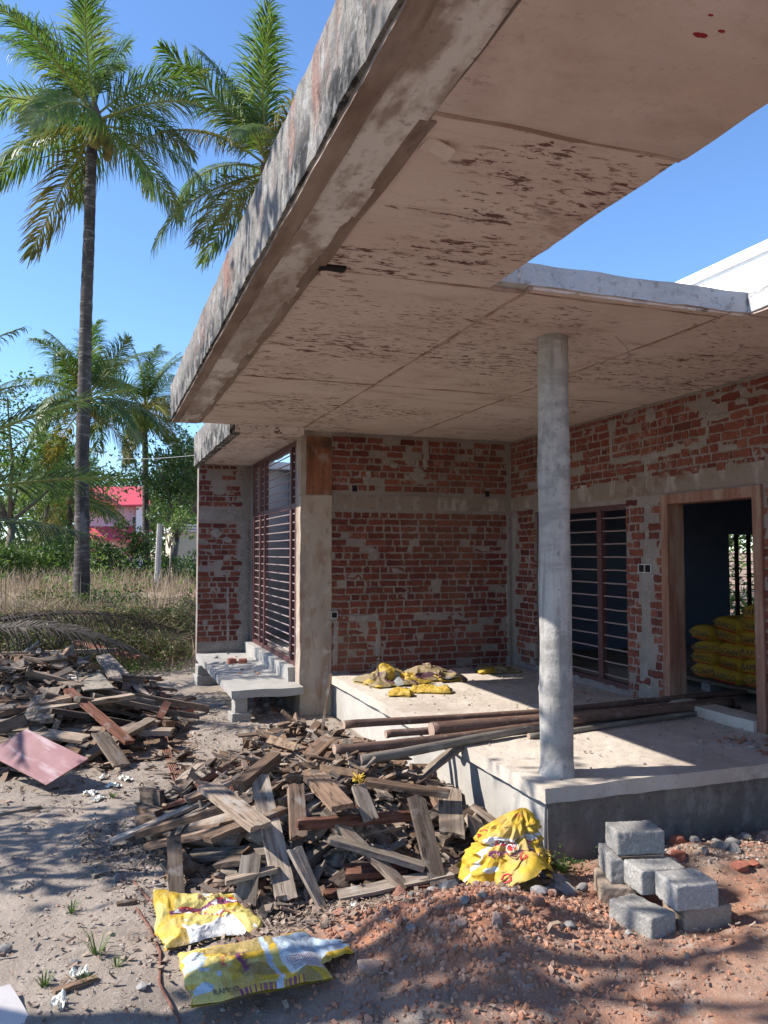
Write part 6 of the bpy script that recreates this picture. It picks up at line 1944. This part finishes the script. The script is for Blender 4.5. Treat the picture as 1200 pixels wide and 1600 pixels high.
# green seen through the back window of the front room
tree('broadleaf_tree', 'light green tree seen through the back window of the house', 12.4, 14.5, 5.0, 1.8, .16, 'light', 3800, .16, 30, low=.25)
tree('broadleaf_tree', 'second green tree farther off through the back window', 16.5, 18.5, 6.0, 2.2, .16, 'mid', 3800, .18, 33, low=.25)
bush('green_bush', 'bright bush seen low through the back window of the house', 13.8, 15.2, 1.4, 1.2, 1.8, 'light', 2200, .14, 34)
# trees on the near left that only reach the picture with their shade
def shade_tree(label, base, clusters, per, size, seed, tr_=.15, kind='dark'):
    r = random.Random(seed)
    root = thing('shade_tree', label, 'tree', base, group=None)
    B = Vector(base); m = MB()
    mid = sum((Vector(c[:3]) for c in clusters), Vector()) / len(clusters) - B
    fork = Vector((mid.x * .35, mid.y * .35, mid.z * .6))
    m.tube([(0, 0, -.2), fork * .5 + Vector((.06, .05, 0)), fork], [tr_, tr_ * .8, tr_ * .65], 8)
    for c in clusters:
        e = Vector(c[:3]) - B; h = fork.lerp(e, .5) + Vector((r.gauss(0, .15), r.gauss(0, .15), .1))
        m.tube([fork - Vector((0, 0, .1)), h, e], [tr_ * .4, tr_ * .22, tr_ * .08], 5)
    m.obj('trunk', BARK, root, smooth=True)
    m = MB()
    for c in clusters: leaves_in(m, [(Vector(c[:3]) - B)], int(per * c[3]), .30 * c[3] ** .4, size, r)
    m.obj('crown', LM[kind], root)
    return root
r_ = random.Random(3)
cl = [(r_.gauss(-3.2, .7), r_.gauss(3.95, .34), r_.uniform(5.0, 6.2), 1.0) for i in range(6)]
shade_tree('tree standing left of the path, level with the big flat sack', (-3.5, 4.0, 0), cl, 48, .20, 6)
cl = [(r_.gauss(-4.4, .9), r_.gauss(3.1, .5), r_.uniform(4.2, 6.0), 1.0) for i in range(19)]
shade_tree('leafy tree standing left of the camera', (-4.9, 2.8, 0), cl, 62, .20, 7)
cl = [(r_.gauss(-3.35, .30), r_.gauss(6.15, .42), r_.uniform(2.7, 3.7), .9) for i in range(15)]
shade_tree('small tree left of the path, level with the left end of the near heap', (-3.7, 6.4, 0), cl, 60, .16, 8, .07, 'mid')
cl = [(r_.gauss(-2.05, .15), r_.gauss(5.35, .12), r_.uniform(4.5, 5.0), .5) for i in range(4)]
shade_tree('slim tree left of the path, level with the middle of the near heap', (-2.4, 5.2, 0), cl, 40, .16, 9, .05, 'mid')

# ------------------------------------------------------------------ dry field, vine bank, weeds
blade_mat = leaf_mat('dry_grass_blade', (.3, .25, .14), [], tr=.3, tint=(1, 1, .9), rough=.8, island=[(.24, .18, .125), (.35, .27, .185), (.46, .37, .26), (.29, .22, .14), (.20, .165, .09)])
def blades(n, fpos, hmin, hmax, wd, seed, name='dry_grass', mat=blade_mat, lean=.35):
    r = random.Random(seed); m = MB()
    for _ in range(n):
        p = fpos(r)
        if p is None: continue
        x, y = p; z = ground_h(x, y) - .01; h = r.uniform(hmin, hmax)
        a = r.uniform(0, 6.283); dx, dy = math.cos(a), math.sin(a)
        lx, ly = r.gauss(0, lean) * h, r.gauss(0, lean) * h
        w_ = wd * r.uniform(.6, 1.3)
        m.add([(x - dx*w_, y - dy*w_, z), (x + dx*w_, y + dy*w_, z), (x + lx*.4 + dx*w_*.7, y + ly*.4 + dy*w_*.7, z + h*.6), (x + lx*.4 - dx*w_*.7, y + ly*.4 - dy*w_*.7, z + h*.6), (x + lx*1.1, y + ly*1.1, z + h)], [(0,1,2,3), (3,2,4)])
    return tag(m.obj(name, mat), kind='stuff')
def field(r):
    y = 14.2 + 22 * r.random() ** 1.3; x = r.uniform(-.13 * y - .6, .105 * y + .4)
    bare = math.exp(-((x - 1.9) / .9) ** 2 - ((y - 20.5) / 1.8) ** 2)
    if r.random() < bare * .96: return None
    if r.random() > .10 + .9 * sstep(-.18, .32, nn(x * 1.3, y * .8, 6)): return None
    return (x, y)
blades(20000, field, .08, .40, .007, 1, lean=.6)
blades(450, field, .4, 1.1, .009, 2, lean=.14)
blades(1500, lambda r: (lambda y: (r.uniform(-.13 * y - .6, .105 * y + .4), y))(24 + 6 * r.random()), .25, .8, .012, 3, lean=.3)
weed_mat = LM['light']
def weed_patch():
    r = random.Random(5); m = MB()
    for _ in range(40):
        y = 17 + 14 * r.random(); x = r.uniform(-.13 * y - .3, .105 * y + .3)
        if abs(x - 1.9) < .9 and abs(y - 20.5) < 1.8: continue
        z = ground_h(x, y); h = r.uniform(.4, 1.3)
        cs = [(x + r.gauss(0, .08), y + r.gauss(0, .08), z + h * q) for q in (.4, .6, .8, 1)]
        leaves_in(m, cs, 5, .10, .11, r)
    tag(m.obj('green_weeds', weed_mat), kind='stuff')
    m = MB()
    for _ in range(3600):                               # low leaves between the straw
        p = field(r)
        if p is None: continue
        leaves_in(m, [(p[0], p[1], ground_h(*p) + .06)], 2, .06, .07, r)
    tag(m.obj('ground_cover', LM['olive']), kind='stuff')
weed_patch()
def vine_bank():
    r = random.Random(15); m = MB(); t = MB()
    for _ in range(6200):
        x = r.uniform(-2.6, 1.9); y = bank_edge(x) + r.gauss(.75, .75)
        if y < bank_edge(x) - .35: continue
        z = ground_h(x, y) + .08 + .62 * max(0, .5 + nn(x * 1.6, y * 1.6, 2)) * math.exp(-((y - bank_edge(x) - .7) / 1.0) ** 2) * r.uniform(.4, 1.1)
        leaves_in(m, [(x, y, z)], 4, .075, .062, r, lambda r: 0 if r.random() < .40 else 1 if r.random() < .6 else 2)
        if r.random() < .45:
            d = Vector((r.gauss(0, 1), r.gauss(0, .6), r.gauss(0, .7))).normalized() * r.uniform(.15, .5)
            p = Vector((x, y, z)); t.tube([p, p + d * .5 + Vector((0, 0, .07)), p + d], .004, 3)
    tag(m.obj('vine_tangle', [LM['dark'], LM['olive'], LM['dry']]), kind='stuff')
    tag(t.obj('dry_vines', PALM_D), kind='stuff')
vine_bank()
blades(2200, lambda r: (r.uniform(-2.4, 1.6), 13.0 + r.gauss(.9, .7)), .15, .5, .006, 8, name='dry_grass', lean=.5)
tuft_mat = LM['mid']
def grass_tuft(x, y, n, h, lb, seed):
    r = random.Random(seed); m = MB()
    for _ in range(n):
        a = r.uniform(0, 6.283); d = Vector((math.cos(a), math.sin(a), 0)); s = Vector((-d.y, d.x, 0)) * .0028; hh = h * r.uniform(.5, 1.1)
        b = d * r.uniform(0, .02)
        m.add([b - s, b + s, b + d * hh * .35 + s * .8 + Vector((0,0,hh*.6)), b + d * hh * .35 - s * .8 + Vector((0,0,hh*.6)), b + d * hh * .8 + Vector((0,0,hh*.85))], [(0,1,2,3), (3,2,4)])
    o = m.obj('grass_tuft', tuft_mat); o.location = (x, y, ground_h(x, y)); tag(o, lb, 'grass tuft', 'grass tufts on the path')
grass_tuft(-.10, 4.28, 26, .06, 'lone green grass tuft on the bare path', 1)
grass_tuft(.02, 3.78, 26, .10, 'tall thin grass tuft on the path left of the big flat sack', 2)
grass_tuft(-.18, 3.60, 40, .05, 'low green tuft beside the brown stick, left one', 3)
grass_tuft(-.02, 3.56, 30, .05, 'low green tuft at the right end of the brown stick', 4)
grass_tuft(.10, 3.66, 20, .04, 'small green tuft right of the brown stick, nearest the sacks', 5)
grass_tuft(.12, 6.05, 26, .05, 'green tuft in front of the scrap paper by the left heap', 6)
grass_tuft(2.40, 3.86, 60, .07, 'mossy green weed at the foot of the plinth corner', 7)
def low_weeds():
    r = random.Random(77); m = MB()
    for _ in range(200): leaves_in(m, [(r.gauss(.3, .45), r.gauss(12.2, .25), .05 + abs(r.gauss(0, .07)))], 5, .05, .05, r)
    for _ in range(60): leaves_in(m, [(r.gauss(2.42, .06), r.gauss(3.88, .07), .03 + abs(r.gauss(0, .03)))], 4, .02, .022, r)
    tag(m.obj('low_weeds', LM['mid']), kind='stuff')
low_weeds()

# ------------------------------------------------------------------ far houses, wire
pink = material('pink_wall', (.62, .42, .50), [layer(.8, .5, .7, (.55, .38, .45), .6)])
redroof = material('red_roof', (.52, .075, .10), [layer((2, 9, 2), .5, .7, (.40, .05, .07), .6)], rough=.7, bump=((6, .3, .03),))
wht = material('white_wall', (.72, .70, .70), [layer(1, .5, .7, (.62, .61, .61), .5)])
glass = material('dark_window', (.05, .055, .06), rough=.2, spec=.5)
ph = thing('pink_house', 'two storey pink and white house with red roofs beyond the field', 'house', (0, 0, 0))
m = MB(); m.box(-1.4, 2.35, 58, 64, .3, 4.9); m.obj('wall', pink, ph)
m = MB(); m.box(2.352, 3.0, 57.4, 63.8, .3, 5.0); m.obj('side_wall', wht, ph)
m = MB(); m.add([(-1.8, 57.1, 4.85), (3.25, 57.1, 5.05), (3.25, 60.8, 6.55), (-1.8, 60.8, 6.45), (-1.8, 57.1, 4.72), (3.25, 57.1, 4.92), (3.25, 64.6, 4.95), (-1.8, 64.6, 4.9)],
               [(0,1,2,3), (4,5,1,0), (3,2,6,7), (0,3,7,4), (1,5,6,2), (4,7,6,5)]); m.obj('roof', redroof, ph)
m = MB(); m.add([(-1.5, 56.6, 2.75), (2.75, 56.6, 2.6), (2.2, 58.0, 3.55), (-1.5, 58.0, 3.5), (-1.5, 56.6, 2.62), (2.75, 56.6, 2.47), (2.75, 57.99, 2.6), (-1.5, 57.99, 2.6)],
               [(0,1,2,3), (4,5,1,0), (3,2,6,7), (0,3,7,4), (1,5,6,2), (4,7,6,5)]); m.obj('lower_roof', redroof, ph)
m = MB(); m.box(2.1, 2.34, 57.9, 57.98, 3.5, 4.3); m.obj('window_frame', wht, ph)
m = MB(); m.box(2.14, 2.31, 57.86, 57.898, 3.6, 4.2); m.obj('window', glass, ph)
bh = thing('beige_house', 'low beige house with a pale slatted top beyond the field, beside the bay wall', 'house', (0, 0, 0))
m = MB(); m.box(4.0, 8.0, 48, 53, .3, 2.95); m.obj('wall', material('beige_wall', (.46, .42, .32), [layer(1, .5, .7, (.38, .35, .27), .6)]), bh)
m = MB()
for k in range(3): m.box(3.9, 8.1, 47.8, 53.2, 2.97 + k * .16, 3.06 + k * .16)
m.box(4.2, 7.9, 48.2, 52.9, 2.955, 3.4); m.obj('roof', wht, bh)
post = thing('utility_pole', 'thin grey post standing at the far side of the field, left of the stemmed tree', 'pole', (1.72, 26, .55))
m = MB(); m.tube([(0, 0, 0), (.02, 0, 1.0), (.06, 0, 2.1)], [.10, .09, .085], 8); m.obj('shaft', concrete, post)
o0 = Vector((1.29, 11.45, 3.12)); m = MB(); e_ = Vector((-1.2, 26, 5.4)); pts = []
for k in range(25):
    t = k / 24; p = o0.lerp(e_, t) - o0; p.z -= .35 * math.sin(math.pi * t); pts.append(p)
m.tube(pts, .004, 5)
o = m.obj('service_wire', material('wire_grey', (.32, .32, .31), rough=.6)); o.location = o0; tag(o, 'thin pale wire running from the bay roof corner towards the palms', 'wire')
def far_wood():
    r = random.Random(8); m = MB()
    for _ in range(300):
        x = r.uniform(-60, 60); y = r.uniform(88, 130)
        cs = [(x + r.gauss(0, 1.6), y + r.gauss(0, 1.6), .8 + h_) for h_ in (1, 2.5, 4, 5.5, 6.5)]
        leaves_in(m, cs, 12, 1.0, 1.1, r, lambda r: 0 if r.random() < .6 else 1)
    tag(m.obj('far_wood', [LM['dark'], LM['mid']]), kind='stuff')
far_wood()
